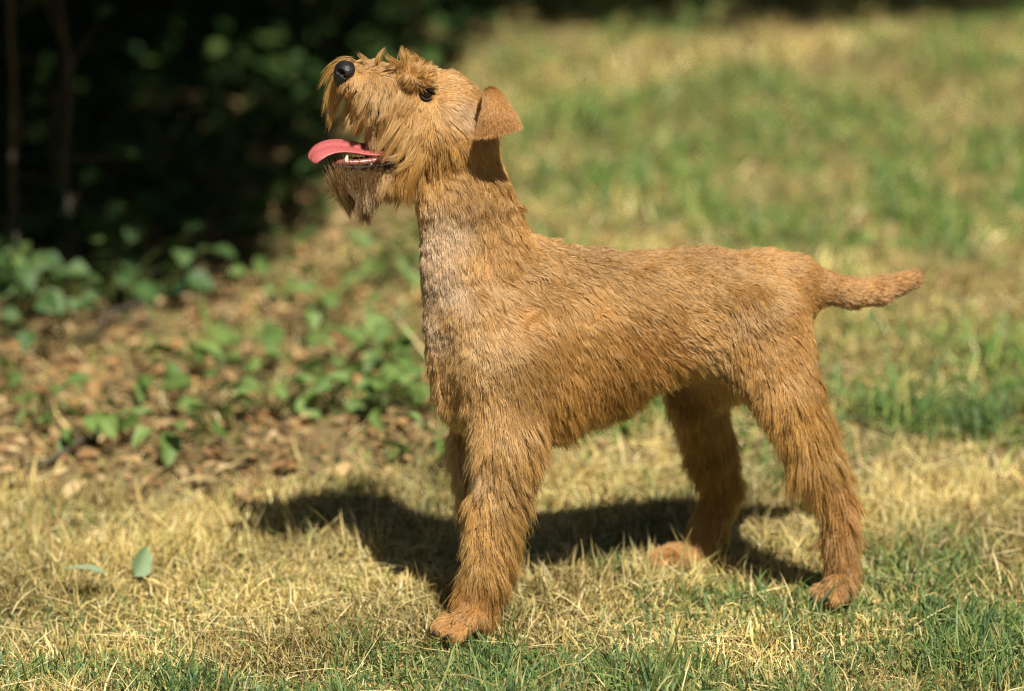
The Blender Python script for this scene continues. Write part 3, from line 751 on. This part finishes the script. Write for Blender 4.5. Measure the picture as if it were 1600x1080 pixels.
tooth((541, 251), -.0125, .0125, .0026, (.002, 0)); tooth((541, 249), .0125, .0125, .0026, (.002, 0))
for i, (x, y, h) in enumerate(((528, 250, .005), (526, 250, .005))): tooth((x, y), -.0055 + .004 * i, h, .0016)
for x, y, h in ((580, 252, .005), (598, 250, .0065)): tooth((x, y), -.0165, h, .0030)

# ears: a folded flap each
def ear(rows_px, name='ear'):
    G = np.array([[loc(*p) for p in [(a, b, w_) for (a, b, w_) in row]] for row in rows_px])
    n, m, _ = G.shape
    R1 = np.array([spline(G[:, j], 24) for j in range(m)]).transpose(1, 0, 2)
    R2 = np.array([spline(R1[i], 18) for i in range(24)])
    o = grid_mesh(name, R2, M['skin'], DOG)
    a = o.data.attributes.new('tint', 'FLOAT_COLOR', 'POINT'); c4 = np.tile(np.array([.30, .14, .05, 1], np.float32), (len(o.data.vertices), 1)); a.data.foreach_set('color', c4.ravel())
    md = o.modifiers.new('Solidify', 'SOLIDIFY'); md.thickness = .0028; md.offset = 0
    return o, R2
near_rows = [[(744, 178, -.040), (756, 182, -.040), (768, 186, -.036), (780, 192, -.030)],
             [(748, 160, -.050), (758, 158, -.053), (771, 160, -.049), (784, 167, -.040)],
             [(758, 143, -.058), (765, 140, -.062), (774, 143, -.060), (785, 153, -.051)],
             [(757, 154, -.064), (768, 150, -.072), (782, 154, -.072), (797, 168, -.060)],
             [(751, 183, -.068), (766, 181, -.081), (787, 179, -.083), (809, 186, -.068)],
             [(742, 215, -.066), (762, 214, -.078), (788, 209, -.082), (815, 199, -.072)]]
ear_n, EARN = ear(near_rows)
far_rows = [[(720, 150, .040), (728, 152, .042), (738, 156, .040), (748, 160, .034)],
            [(704, 128, .050), (712, 124, .054), (722, 128, .052), (732, 136, .046)],
            [(696, 118, .058), (704, 113, .062), (714, 116, .062), (726, 126, .056)],
            [(694, 124, .066), (702, 120, .072), (716, 124, .072), (730, 136, .066)],
            [(690, 150, .070), (704, 150, .080), (722, 150, .080), (740, 158, .070)],
            [(684, 180, .068), (702, 182, .078), (722, 178, .078), (744, 172, .066)]]
ear_f, EARF = ear(far_rows)

# ------------------------------------------------------------------ the coat: hair by hair
T_ = (.50, .262, .076); P_ = (.60, .42, .26); O_ = (.45, .222, .066); R_ = (.40, .195, .053); G_ = (.18, .108, .050); H_ = (.31, .20, .098); Y_ = (.52, .30, .10); L_ = (.53, .295, .092)
# where (px), flow (px), length mm, lift, clump, colour, wave
CT = [
 (548, 104, .6, -.5, 9, .35, .5, O_, .3), (580, 98, .7, -.7, 16, .40, .6, O_, .5), (610, 96, .5, -1, 15, .45, .6, T_, .5), (630, 96, .2, -1, 18, .55, .7, T_, .5), (655, 104, .4, -.8, 18, .4, .6, T_, .4),
 (548, 135, -.5, 1, 9, .35, .7, T_, .4), (565, 125, -.5, .9, 20, .35, .8, T_, .5), (585, 140, -.5, 1, 38, .28, .85, Y_, .5), (605, 165, -.45, 1, 56, .25, .85, Y_, .5), (630, 150, -.4, 1, 40, .2, .8, T_, .5), (615, 200, -.35, 1, 52, .25, .85, Y_, .5), (640, 190, -.25, 1, 46, .2, .8, Y_, .5),
 (635, 130, -.4, .8, 13, .2, .6, T_, .4), (650, 150, -.6, .6, 5, .15, .4, R_, .2), (668, 132, .5, -.5, 4.5, .2, 0.28, R_, .2), (668, 165, -.2, 1, 6.2, .12, 0.28, T_, .2), (690, 150, .8, .2, 5.6, .12, 0.21, T_, .2), (690, 118, .9, -.1, 6.2, .2, 0.21, T_, .2), (720, 140, 1, .3, 5, .12, 0.21, T_, .2), (725, 180, .7, .7, 10, 0.13, 0.10, P_, .2),
 (665, 200, -.1, 1, 19.8, .15, 0.49, Y_, .5), (690, 210, .1, 1, 14.9, .15, 0.42, Y_, .5), (720, 220, .3, 1, 8.7, .15, 0.35, T_, .4), (655, 235, -.15, 1, 42, .2, .8, Y_, .5), (670, 250, -.1, 1, 34, .2, .7, T_, .5), (640, 262, -.1, 1, 48, .25, .8, T_, .5),
 (525, 268, .8, 1, 22, .03, .9, G_, .4), (545, 270, .4, 1, 44, .05, .9, G_, .4), (570, 268, .05, 1, 54, .06, .9, H_, .4), (595, 266, -.3, 1, 34, .1, .85, H_, .4), (620, 258, -.3, 1, 42, .2, .8, T_, .4),
 (655, 300, 0, 1, 14, .2, .5, T_, .5), (650, 370, .05, 1, 10, 0.13, 0.10, P_, .5), (680, 340, .2, 1, 10, 0.13, 0.10, P_, .4), (670, 430, .05, 1, 10, 0.13, 0.10, P_, .5), (700, 300, .3, .9, 14, .2, .6, T_, .7), (715, 360, .05, 1, 10, 0.13, 0.10, P_, .4),
 (750, 290, .2, 1, 24, .22, .8, T_, 1.5), (780, 280, .35, 1, 24, .25, .8, T_, 1.5), (795, 310, .4, 1, 28, .28, .8, T_, 1.5), (760, 360, .2, 1, 26, .22, 0.58, T_, 1.7), (800, 350, .45, 1, 28, .25, 0.58, T_, 1.7), (740, 420, .2, 1, 15.3, .2, 0.37, T_, 1.2), (790, 420, .4, .9, 24, .22, 0.58, T_, 1.7),
 (665, 500, .05, 1, 11.9, 0.13, 0.10, P_, .6), (700, 460, .1, 1, 11.9, 0.13, 0.10, P_, .6), (670, 560, .1, 1, 15.3, .25, 0.37, T_, .6), (685, 630, .1, 1, 24, .3, 0.34, T_, .7),
 (850, 385, .8, .6, 19.2, .25, 0.40, T_, 1.5), (870, 430, .7, .8, 19.2, .2, 0.46, T_, 1.7), (760, 490, .35, 1, 14.4, .18, 0.37, T_, .8), (740, 560, .25, 1, 17, .2, 0.37, Y_, .8), (830, 500, .5, .9, 16.3, .18, 0.40, T_, 1.2),
 (950, 400, 1, .2, 14.8, .2, 0.34, R_, .8), (1050, 390, 1, .2, 14.8, .2, 0.34, R_, .7), (1150, 395, 1, .35, 13.3, .2, 0.34, R_, .7), (950, 460, .9, .5, 17.8, .18, 0.40, T_, .8), (1050, 450, .9, .5, 17.8, .18, 0.40, T_, .8),
 (900, 540, .7, .8, 18.5, .18, 0.40, T_, .8), (1000, 530, .8, .6, 18.5, .18, 0.40, R_, .8), (890, 620, .5, 1, 26.9, .2, 0.40, T_, .8), (880, 680, .35, 1, 41.6, .25, 0.54, T_, .8), (960, 610, .6, .9, 26.9, .2, 0.40, R_, .8), (960, 655, .5, 1, 26.9, .28, 0.43, T_, .8), (1030, 600, .6, .8, 24.1, .25, 0.40, T_, .8), (1060, 540, .9, .3, 17.8, .2, 0.40, R_, .9), (1100, 570, .7, .4, 17.8, .3, 0.40, Y_, .8), (1110, 520, 1, .1, 16.3, .2, 0.40, T_, .8), (1120, 460, 1, .4, 16.3, .2, 0.40, T_, .8),
 (1200, 420, .9, .6, 10.4, .18, 0.34, T_, .6), (1240, 480, .4, 1, 10.4, .18, 0.34, T_, .6), (1180, 480, .6, .8, 13.3, .18, 0.40, T_, .7), (1170, 550, .2, 1, 17.8, .2, 0.40, T_, .7), (1160, 605, -.1, 1, 22.2, .3, 0.43, Y_, .7), (1230, 560, .3, 1, 14.8, .2, 0.40, T_, .7), (1280, 560, .3, 1, 18, .22, 0.50, T_, .6),
 (1200, 640, -.15, 1, 33.3, 0.34, 0.51, L_, .8), (1250, 640, .25, 1, 37.5, 0.28, 0.60, L_, .7), (1290, 640, .4, 1, 35, 0.31, 0.56, L_, .7), (1235, 720, .0, 1, 47.5, 0.34, 0.64, L_, .8), (1290, 710, .3, 1, 37.5, 0.28, 0.60, L_, .7), (1280, 780, .05, 1, 40, 0.31, 0.64, L_, .7), (1320, 780, .2, 1, 30, 0.31, 0.56, O_, .6), (1315, 850, 0, 1, 30, 0.28, 0.56, O_, .5), (1315, 900, -.05, 1, 25, 0.26, 0.48, O_, .4), (1305, 935, -.2, 1, 7, .2, 0.40, O_, .3),
 (1260, 440, 1, .25, 8.7, .16, 0.15, T_, .3), (1320, 452, 1, .12, 7.4, .14, 0.15, O_, .3), (1390, 450, 1, -.1, 6.8, .14, 0.15, O_, .3), (1330, 475, 1, .2, 7.4, .16, 0.15, T_, .3), (1425, 438, 1, -.2, 5, .16, 0.15, O_, .2),
 (770, 620, .3, 1, 24, .2, 0.38, Y_, .8), (830, 640, .45, 1, 28, .22, 0.40, T_, .8), (730, 650, -.1, 1, 24, .28, 0.40, Y_, .8), (820, 700, .5, 1, 42.5, 0.34, 0.64, L_, .8), (770, 700, .2, 1, 37.5, 0.26, 0.60, L_, .8), (735, 720, -.15, 1, 35, 0.31, 0.60, P_, .8),
 (800, 780, .5, 1, 47.5, 0.31, 0.64, L_, .9), (760, 780, .15, 1, 42.5, 0.26, 0.64, L_, .8), (735, 800, -.1, 1, 35, 0.28, 0.60, L_, .7), (780, 860, .45, 1, 47.5, 0.28, 0.64, L_, .9), (745, 870, .05, 1, 40, 0.26, 0.64, L_, .8), (760, 920, .25, 1, 37.5, 0.28, 0.60, O_, .7), (735, 940, -.1, 1, 30, 0.31, 0.56, O_, .6), (715, 975, -.7, .7, 8, .22, 0.40, O_, .4), (760, 985, .1, 1, 9, .25, 0.40, O_, .4),
 (1070, 640, -.15, 1, 29.6, 0.34, 0.51, R_, .8), (1120, 660, .1, 1, 24.1, 0.28, 0.45, R_, .7), (1095, 730, -.1, 1, 37.5, 0.31, 0.64, R_, .7), (1140, 750, .1, 1, 30, 0.26, 0.56, R_, .6), (1105, 820, -.1, 1, 34, 0.28, 0.56, T_, .5), (1080, 865, -.6, .7, 14, .2, 0.40, O_, .4), (1040, 872, -1, .3, 13, .2, 0.32, O_, .3),
 (690, 400, .1, 1, 10, 0.13, 0.10, P_, .4), (688, 445, .1, 1, 10, 0.13, 0.10, P_, .5), (700, 490, .15, 1, 10, 0.13, 0.10, T_, .5), (660, 380, .05, 1, 10, 0.13, 0.10, P_, .5), (675, 520, .1, 1, 12, 0.13, 0.10, P_, .5), (1095, 585, .5, .7, 20, .25, .5, Y_, .6), (1125, 585, .4, .8, 20, .25, .5, Y_, .6), (698, 988, -.9, .5, 6, .2, .3, O_, .2), (725, 992, -.6, .8, 6, .2, .3, O_, .2), (1285, 935, -.8, .6, 6, .2, .3, O_, .2),
]
CTX = np.array([(c[0], c[1]) for c in CT], float); CTD = np.array([(c[2], c[3]) for c in CT], float); CTD /= np.linalg.norm(CTD, axis=1)[:, None]
CTV = np.array([(c[4], c[5], c[6], c[8], *c[7]) for c in CT], float)
def zone(px, py):
    out = []
    for i in range(0, len(px), 40000):                       # in blocks that stay in cache, single precision
        a = px[i:i + 40000].astype(np.float32)[:, None]; b = py[i:i + 40000].astype(np.float32)[:, None]
        d2 = (a - CTX[:, 0].astype(np.float32)) ** 2 + (b - CTX[:, 1].astype(np.float32)) ** 2
        wgt = 1 / (d2 + np.float32(160)) ** np.float32(1.6); wgt /= wgt.sum(1)[:, None]
        out.append(wgt @ np.concatenate([CTD, CTV], 1).astype(np.float32))
    out = np.concatenate(out).astype(float); return out[:, :2], out[:, 2:]

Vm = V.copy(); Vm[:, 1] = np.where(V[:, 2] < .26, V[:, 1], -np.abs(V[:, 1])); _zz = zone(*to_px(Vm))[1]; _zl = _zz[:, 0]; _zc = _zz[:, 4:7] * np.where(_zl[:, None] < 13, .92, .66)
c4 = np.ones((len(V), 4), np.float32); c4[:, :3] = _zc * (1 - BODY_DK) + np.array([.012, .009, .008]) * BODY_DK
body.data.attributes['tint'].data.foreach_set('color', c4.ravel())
def curves_obj(name, pts, rad, col, parent):
    n, k, _ = pts.shape
    hc = bpy.data.hair_curves.new(name); hc.add_curves([k] * n)
    hc.attributes['position'].data.foreach_set('vector', np.ascontiguousarray(pts, np.float32).ravel())
    ra = hc.attributes.get('radius') or hc.attributes.new('radius', 'FLOAT', 'POINT'); ra.data.foreach_set('value', np.ascontiguousarray(rad, np.float32).ravel())
    ca = hc.attributes.new('tint', 'FLOAT_COLOR', 'CURVE'); c4 = np.ones((n, 4), np.float32); c4[:, :3] = np.clip(col, .003, .95); ca.data.foreach_set('color', c4.ravel())
    hc.materials.append(M['fur'])
    o = bpy.data.objects.new(name, hc); C.objects.link(o); o.parent = parent
    return o

def sample_tris(V, Q, n):
    Tt = np.concatenate([Q[:, [0, 1, 2]], Q[:, [0, 2, 3]]]); a, b, c = V[Tt[:, 0]], V[Tt[:, 1]], V[Tt[:, 2]]
    ar = np.linalg.norm(np.cross(b - a, c - a), axis=1); i = rng.choice(len(Tt), n, p=ar / ar.sum())
    u, v = rng.random(n), rng.random(n); f = u + v > 1; u[f], v[f] = 1 - u[f], 1 - v[f]
    return a[i] + (b[i] - a[i]) * u[:, None] + (c[i] - a[i]) * v[:, None]

def grow(R0, N0, D2, Zv, qx, qy, K=7, per=30, per2=260, lenmul=1.0, radius=.00022):
    n = len(R0); t = np.linspace(0, 1, K); Lm = Zv[:, 0] * .001 * lenmul
    def nearest(per):
        lead = rng.choice(n, max(2, n // per), replace=False); kd = kdtree.KDTree(len(lead))
        for i, j in enumerate(lead): kd.insert(R0[j], i)
        kd.balance(); return lead, np.array([kd.find(p)[1] for p in R0])
    lead1, own1 = nearest(per); lead2, own2 = nearest(per2)
    m1 = len(lead1); c_lift = rng.normal(0, .07, m1)[own1]; c_dir = rng.normal(0, .13, (m1, 3))[own1]; c_tint = rng.normal(1, .08, m1)[own1]; c_len = rng.uniform(.8, 1.2, m1)[own1]
    F = D2[:, 0:1] * np.array([1.0, 0, 0]) + (-D2[:, 1:2]) * np.array([0, 0, 1.0]); F /= np.linalg.norm(F, axis=1)[:, None] + 1e-9
    F = F + np.stack([.20 * snoise(R0, 61 + i, 38) + .15 * snoise(R0, 71 + i, 90) for i in range(3)], 1) * Zv[:, 3:4] + c_dir * Zv[:, 2:3]
    F = F - N0 * (F * N0).sum(1)[:, None]; F /= np.linalg.norm(F, axis=1)[:, None] + 1e-6
    Lm = Lm * rng.uniform(.42, 1.15, n) * (1 + .14 * np.tanh(snoise(R0, 81, 60))) * c_len
    lift = np.clip(Zv[:, 1] + rng.normal(0, .06, n) + c_lift + .10 * np.clip(1.6 - Lm / .010, 0, 1), .08, .85)
    G = np.array([0, 0, -1.0])
    pts = np.zeros((n, K, 3)); pts[:, 0] = R0 - N0 * .0002; d0 = F * (1 - lift[:, None]) + N0 * lift[:, None]; d0 /= np.linalg.norm(d0, axis=1)[:, None]
    wob = np.stack([snoise(R0, 91 + i, 130) for i in range(3)], 1)
    e1 = rng.normal(0, .10, (n, 3)); e2 = rng.normal(0, .12, (n, 3)); side = np.cross(N0, F)
    for k in range(1, K):
        tk = (k - .5) / (K - 1)
        d = d0 * (1 - .40 * tk) + F * (.35 * tk) + G * (np.clip(Lm / .04, .1, 1.5) * .50 * tk)[:, None] + e1 * tk + e2 * tk * tk
        ph = 2 * np.pi * tk * np.clip(Lm / .018, .5, 2.5)
        d = d + side * (np.sin(ph + wob[:, 0] * 2.2) * .34 * Zv[:, 3])[:, None] + N0 * (np.cos(ph + wob[:, 1] * 2.2) * .18 * Zv[:, 3])[:, None]
        d /= np.linalg.norm(d, axis=1)[:, None]
        pts[:, k] = pts[:, k - 1] + d * (Lm / (K - 1))[:, None]
    for lead, own, am, pw in ((lead1, own1, .86, .9), (lead2, own2, .20, 1.4)):
        wgt = ((Zv[:, 2] * am * rng.uniform(.45, 1, n))[:, None] * t[None, :] ** pw)[..., None]
        pts = pts * (1 - wgt) + pts[lead[own]] * wgt
    rad = (radius * rng.uniform(.75, 1.3, n))[:, None] * np.interp(t, [0, .5, .8, 1], [1, .98, .7, .1])[None, :]
    col = Zv[:, 4:7] * (1 + .20 * np.tanh(snoise(R0, 95, 55)))[:, None] * (rng.uniform(.80, 1.17, n) * np.clip(c_tint, .7, 1.3))[:, None]
    pm = np.clip(.5 + .8 * snoise(R0, 98, 22), 0, 1)[:, None] * .16; col = col * (1 - pm) + (col.mean(1)[:, None] * np.array([1.62, 1.10, .62])) * pm * 1.12
    dark = rng.random(n) < .06; col[dark] *= .6
    pale = rng.random(n) < .08; col[pale] = col[pale] * .65 + np.array([.62, .44, .22]) * .35
    return pts, rad, col

def roots(N_all, pre=None):
    R0 = sample_tris(V, Q, N_all)
    if pre is not None: R0 = R0[pre(R0)]
    N0 = grad(dog_sdf, R0, .002); N0 /= np.linalg.norm(N0, axis=1)[:, None] + 1e-9
    # the far side is combed as the mirror image of the near side
    Rm = R0.copy(); legs = R0[:, 2] < .26
    Rm[:, 1] = np.where(legs, R0[:, 1], -np.abs(R0[:, 1]))
    px, py = to_px(Rm); D2, Zv = zone(px, py); qx, qy = to_px(R0)
    # mouth, eye and nose stay bare
    hole = (near_px(qx, qy, 541, 111, 16) > .5) | ((np.exp(-(((qx - EYE_PX[0]) / 15) ** 2 + ((qy - EYE_PX[1] - .25 * (qx - EYE_PX[0])) / 10.5) ** 2)) > .42) & (R0[:, 1] < 0)) | (near_px(qx, qy, 528, 140, 12) > .45) | (near_px(qx, qy, 537, 156, 9) > .45)
    palate = (N0[:, 2] < -.80) & (qx < 650) & (qy < 236) & (qx > 500) & (qy > 110)         # roof of the mouth
    jawtop = (N0[:, 2] > .62) & (qx < 625) & (qy > 232) & (qy < 275)
    keep = ~(hole | palate | jawtop)
    return [a[keep] for a in (R0, N0, D2, Zv, qx, qy)]
R0, N0, D2, Zv, qx, qy = roots(470000)
k = rng.random(len(R0)) < np.clip(14.0 / Zv[:, 0], .55, 1.0)           # shorter hair grows denser
R0, N0, D2, Zv, qx, qy = (a[k] for a in (R0, N0, D2, Zv, qx, qy))
head = (R0[:, 2] > loc(620, 300, 0)[2])
jaw_z = (qy > 238) & (qx < 640) & head
muz = (qx < 650) & (qy > 84) & ~jaw_z & head
bz = ~(jaw_z | muz)
coat = grow(*(a[bz] for a in (R0, N0, D2, Zv, qx, qy)))
# wiry guard hairs that stand a little out of the coat, some dark, some bleached
gi = rng.permutation(np.flatnonzero(bz & (Zv[:, 0] > 9)))[:9000]; Zg = Zv[gi].copy(); Zg[:, 0] *= 1.12; Zg[:, 1] += .08; Zg[:, 2] *= .5
gp_, gr_, gc_ = grow(R0[gi], N0[gi], D2[gi], Zg, qx[gi], qy[gi], per=8, radius=.00034)
gsel = rng.random(len(gi))[:, None]; gc_ = np.where(gsel < .2, gc_ * .55, np.where(gsel < .75, gc_ * .6 + np.array([.60, .42, .20]) * .45, gc_))
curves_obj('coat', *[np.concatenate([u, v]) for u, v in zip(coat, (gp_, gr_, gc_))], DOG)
# moustache and beard grow thicker and longer, in locks
_zh = loc(620, 300, 0)[2]; _xh = loc(690, 200, 0)[0]
R1, N1, D1, Z1, ax_, ay_ = roots(1500000, lambda P: (P[:, 2] > _zh) & (P[:, 0] < _xh))
hd = (R1[:, 2] > loc(620, 300, 0)[2]) & (ax_ < 660)
jz = hd & (ay_ > 238) & (ax_ < 645); mz = hd & ~jz & (ay_ > 112) & (Z1[:, 0] > 18) & (ay_ > 112 + (ax_ - 560) * .15)
lock = []
def locks(name, sel, cap, extra, lm, per, per2):
    i = np.flatnonzero(sel); i = rng.permutation(i)[:cap]
    a = [b[i] for b in (R1, N1, D1, Z1, ax_, ay_)]; c = [b[extra] for b in (R0, N0, D2, Zv, qx, qy)]
    p1 = grow(*a, K=7, per=per, per2=per2, lenmul=lm, radius=.00026); p2 = grow(*c)
    return [np.concatenate([u, v]) for u, v in zip(p1, p2)]
wh = locks('whiskers', mz, 17000, muz, 1.2, 80, 500)
bd = locks('beard', jz, 19000, jaw_z, 1.2, 120, 1200)

def lock_path(path, n, w0, w1, colr, radius=.00026):
    """a single lock of hair along given spots"""
    p = spline([loc(*q) for q in path], 7); o0 = rng.normal(0, w0 * PXM, (n, 3)); o1 = rng.normal(0, w1 * PXM, (n, 3)); tt = np.linspace(0, 1, 7)
    pts = p[None] + o0[:, None] * (1 - tt)[None, :, None] + o1[:, None] * tt[None, :, None]
    ln = rng.uniform(.7, 1.0, n)[:, None, None]; pts = pts[:, :1] + (pts - pts[:, :1]) * ln
    return pts, (radius * rng.uniform(.7, 1.2, n))[:, None] * np.interp(tt, [0, .5, 1], [1, .9, .1])[None], np.array(colr) * rng.uniform(.65, 1.25, (n, 1))
LK = [
 # far side whiskers seen past the nose
 ([(548, 98, .018), (522, 106, .024), (504, 122, .026), (494, 142, .027)], 40, 2.5, 1.5, O_), ([(545, 108, .018), (520, 122, .026), (508, 150, .030), (502, 182, .030)], 45, 3, 2, Y_),
 ([(545, 120, .018), (522, 140, .027), (513, 168, .032), (508, 200, .032)], 50, 3, 2, T_), ([(550, 130, .02), (530, 155, .028), (520, 180, .032), (512, 208, .032)], 50, 4, 3, T_), ([(550, 95, .015), (530, 94, .022), (512, 104, .026), (500, 118, .028)], 30, 2, 2, Y_),
 ([(560, 140, .022), (545, 165, .03), (538, 190, .034), (530, 212, .034)], 60, 5, 4, R_), ([(580, 160, .024), (565, 185, .032), (556, 205, .034), (548, 225, .034)], 60, 5, 4, R_),
 # tufts over nose and brow
 ([(556, 98, 0), (545, 92, 0), (535, 91, .002), (524, 93, .004)], 22, 2, 1.5, T_), ([(590, 96, -.01), (592, 88, -.01), (596, 80, -.008), (602, 74, -.006)], 28, 3, 2, T_), ([(572, 96, -.01), (566, 90, -.01), (562, 86, -.01), (557, 82, -.01)], 22, 3, 2, Y_),
 ([(632, 104, -.02), (629, 92, -.022), (627, 82, -.022), (628, 70, -.02)], 60, 5, 2, Y_), ([(640, 104, -.02), (640, 92, -.022), (637, 84, -.022), (632, 74, -.02)], 50, 5, 3, T_), ([(620, 102, -.02), (612, 94, -.022), (606, 90, -.022), (600, 84, -.02)], 40, 4, 3, T_), ([(652, 102, -.02), (652, 94, -.022), (649, 89, -.022), (645, 84, -.02)], 24, 4, 3, T_),
 # cheek and corner of the mouth
 ([(640, 215, -.030), (632, 235, -.036), (618, 248, -.038), (600, 252, -.038)], 50, 4, 3, Y_), ([(650, 225, -.032), (640, 248, -.038), (630, 262, -.04), (612, 272, -.038)], 60, 5, 3, Y_), ([(655, 240, -.034), (648, 268, -.04), (640, 295, -.04), (640, 325, -.034)], 90, 7, 3, T_), ([(640, 250, -.03), (628, 275, -.034), (622, 298, -.034), (628, 318, -.03)], 70, 6, 3, T_),
 ([(620, 190, -.030), (606, 214, -.036), (594, 232, -.038), (584, 246, -.038)], 60, 5, 3, Y_), ([(630, 200, -.030), (618, 222, -.036), (606, 240, -.038), (594, 256, -.038)], 60, 5, 3, T_), ([(640, 205, -.032), (630, 228, -.038), (622, 246, -.04), (614, 262, -.04)], 60, 5, 3, Y_),
 # points of the beard
 ([(530, 268, -.011), (534, 292, -.015), (541, 318, -.012), (549, 344, -.009)], 320, 10, 2, G_), ([(552, 270, -.014), (556, 296, -.016), (564, 322, -.014), (574, 346, -.010)], 200, 10, 2, G_), ([(580, 268, -.014), (584, 290, -.016), (590, 308, -.014), (590, 328, -.010)], 150, 9, 3, G_), ([(600, 266, -.014), (604, 284, -.016), (602, 300, -.014), (596, 318, -.010)], 110, 8, 3, T_),
 ([(540, 268, .008), (543, 290, .010), (548, 308, .010), (550, 326, .008)], 140, 9, 3, G_), ([(565, 268, .010), (568, 290, .010), (574, 312, .010), (576, 334, .008)], 140, 9, 3, G_),
 ([(535, 270, -.012), (540, 296, -.013), (552, 318, -.010), (566, 338, -.008)], 180, 10, 3, G_), ([(562, 270, -.014), (566, 296, -.017), (572, 326, -.015), (577, 356, -.010)], 420, 13, 2, G_), ([(590, 268, -.015), (590, 292, -.016), (584, 314, -.014), (578, 336, -.010)], 160, 9, 3, G_),
 # hair of the far foreleg catching the sun
 ([(712, 690, .05), (704, 704, .055), (692, 716, .06), (682, 722, .06)], 24, 6, 4, P_), ([(714, 705, .05), (706, 722, .055), (696, 732, .06), (684, 736, .06)], 24, 6, 4, P_),
]
LKr = [lock_path(*a) for a in LK]
def cat(parts): return [np.concatenate([p[i] for p in parts]) for i in range(3)]
curves_obj('whiskers', *cat([wh] + LKr[:21]), DOG)
curves_obj('beard', *cat([bd] + LKr[21:30]), DOG)
curves_obj('leg_feathering', *cat(LKr[30:]), DOG)
# velvet of the ears
for (o, G_) in ((ear_n, EARN), (ear_f, EARF)):
    m = 15000; i = rng.uniform(0, 22.99, m); j = rng.uniform(0, 16.99, m); i0 = i.astype(int); j0 = j.astype(int); fi = (i - i0)[:, None]; fj = (j - j0)[:, None]
    g = lambda a, b: G_[a, b]
    P = g(i0, j0) * (1 - fi) * (1 - fj) + g(i0 + 1, j0) * fi * (1 - fj) + g(i0, j0 + 1) * (1 - fi) * fj + g(i0 + 1, j0 + 1) * fi * fj
    dn = g(i0 + 1, j0) - g(i0, j0); dn /= np.linalg.norm(dn, axis=1)[:, None]; sd = g(i0, j0 + 1) - g(i0, j0)
    nn = np.cross(dn, sd); nn /= np.linalg.norm(nn, axis=1)[:, None]
    nn = nn * rng.choice([-1, 1], m)[:, None]
    Lh = rng.uniform(.0025, .0048, m); tt = np.linspace(0, 1, 4)
    d = dn + rng.normal(0, .22, (m, 3)); pp = P[:, None] + nn[:, None] * (.0013 + .0011 * tt[None, :, None] ** .7) + d[:, None] * (Lh[:, None] * tt[None, :])[..., None]
    cc = np.array([.50, .26, .09]) * rng.uniform(.7, 1.25, (m, 1))
    curves_obj('ear_hair', pp, np.tile([.0002, .00018, .00013, .00003], (m, 1)), cc, o)
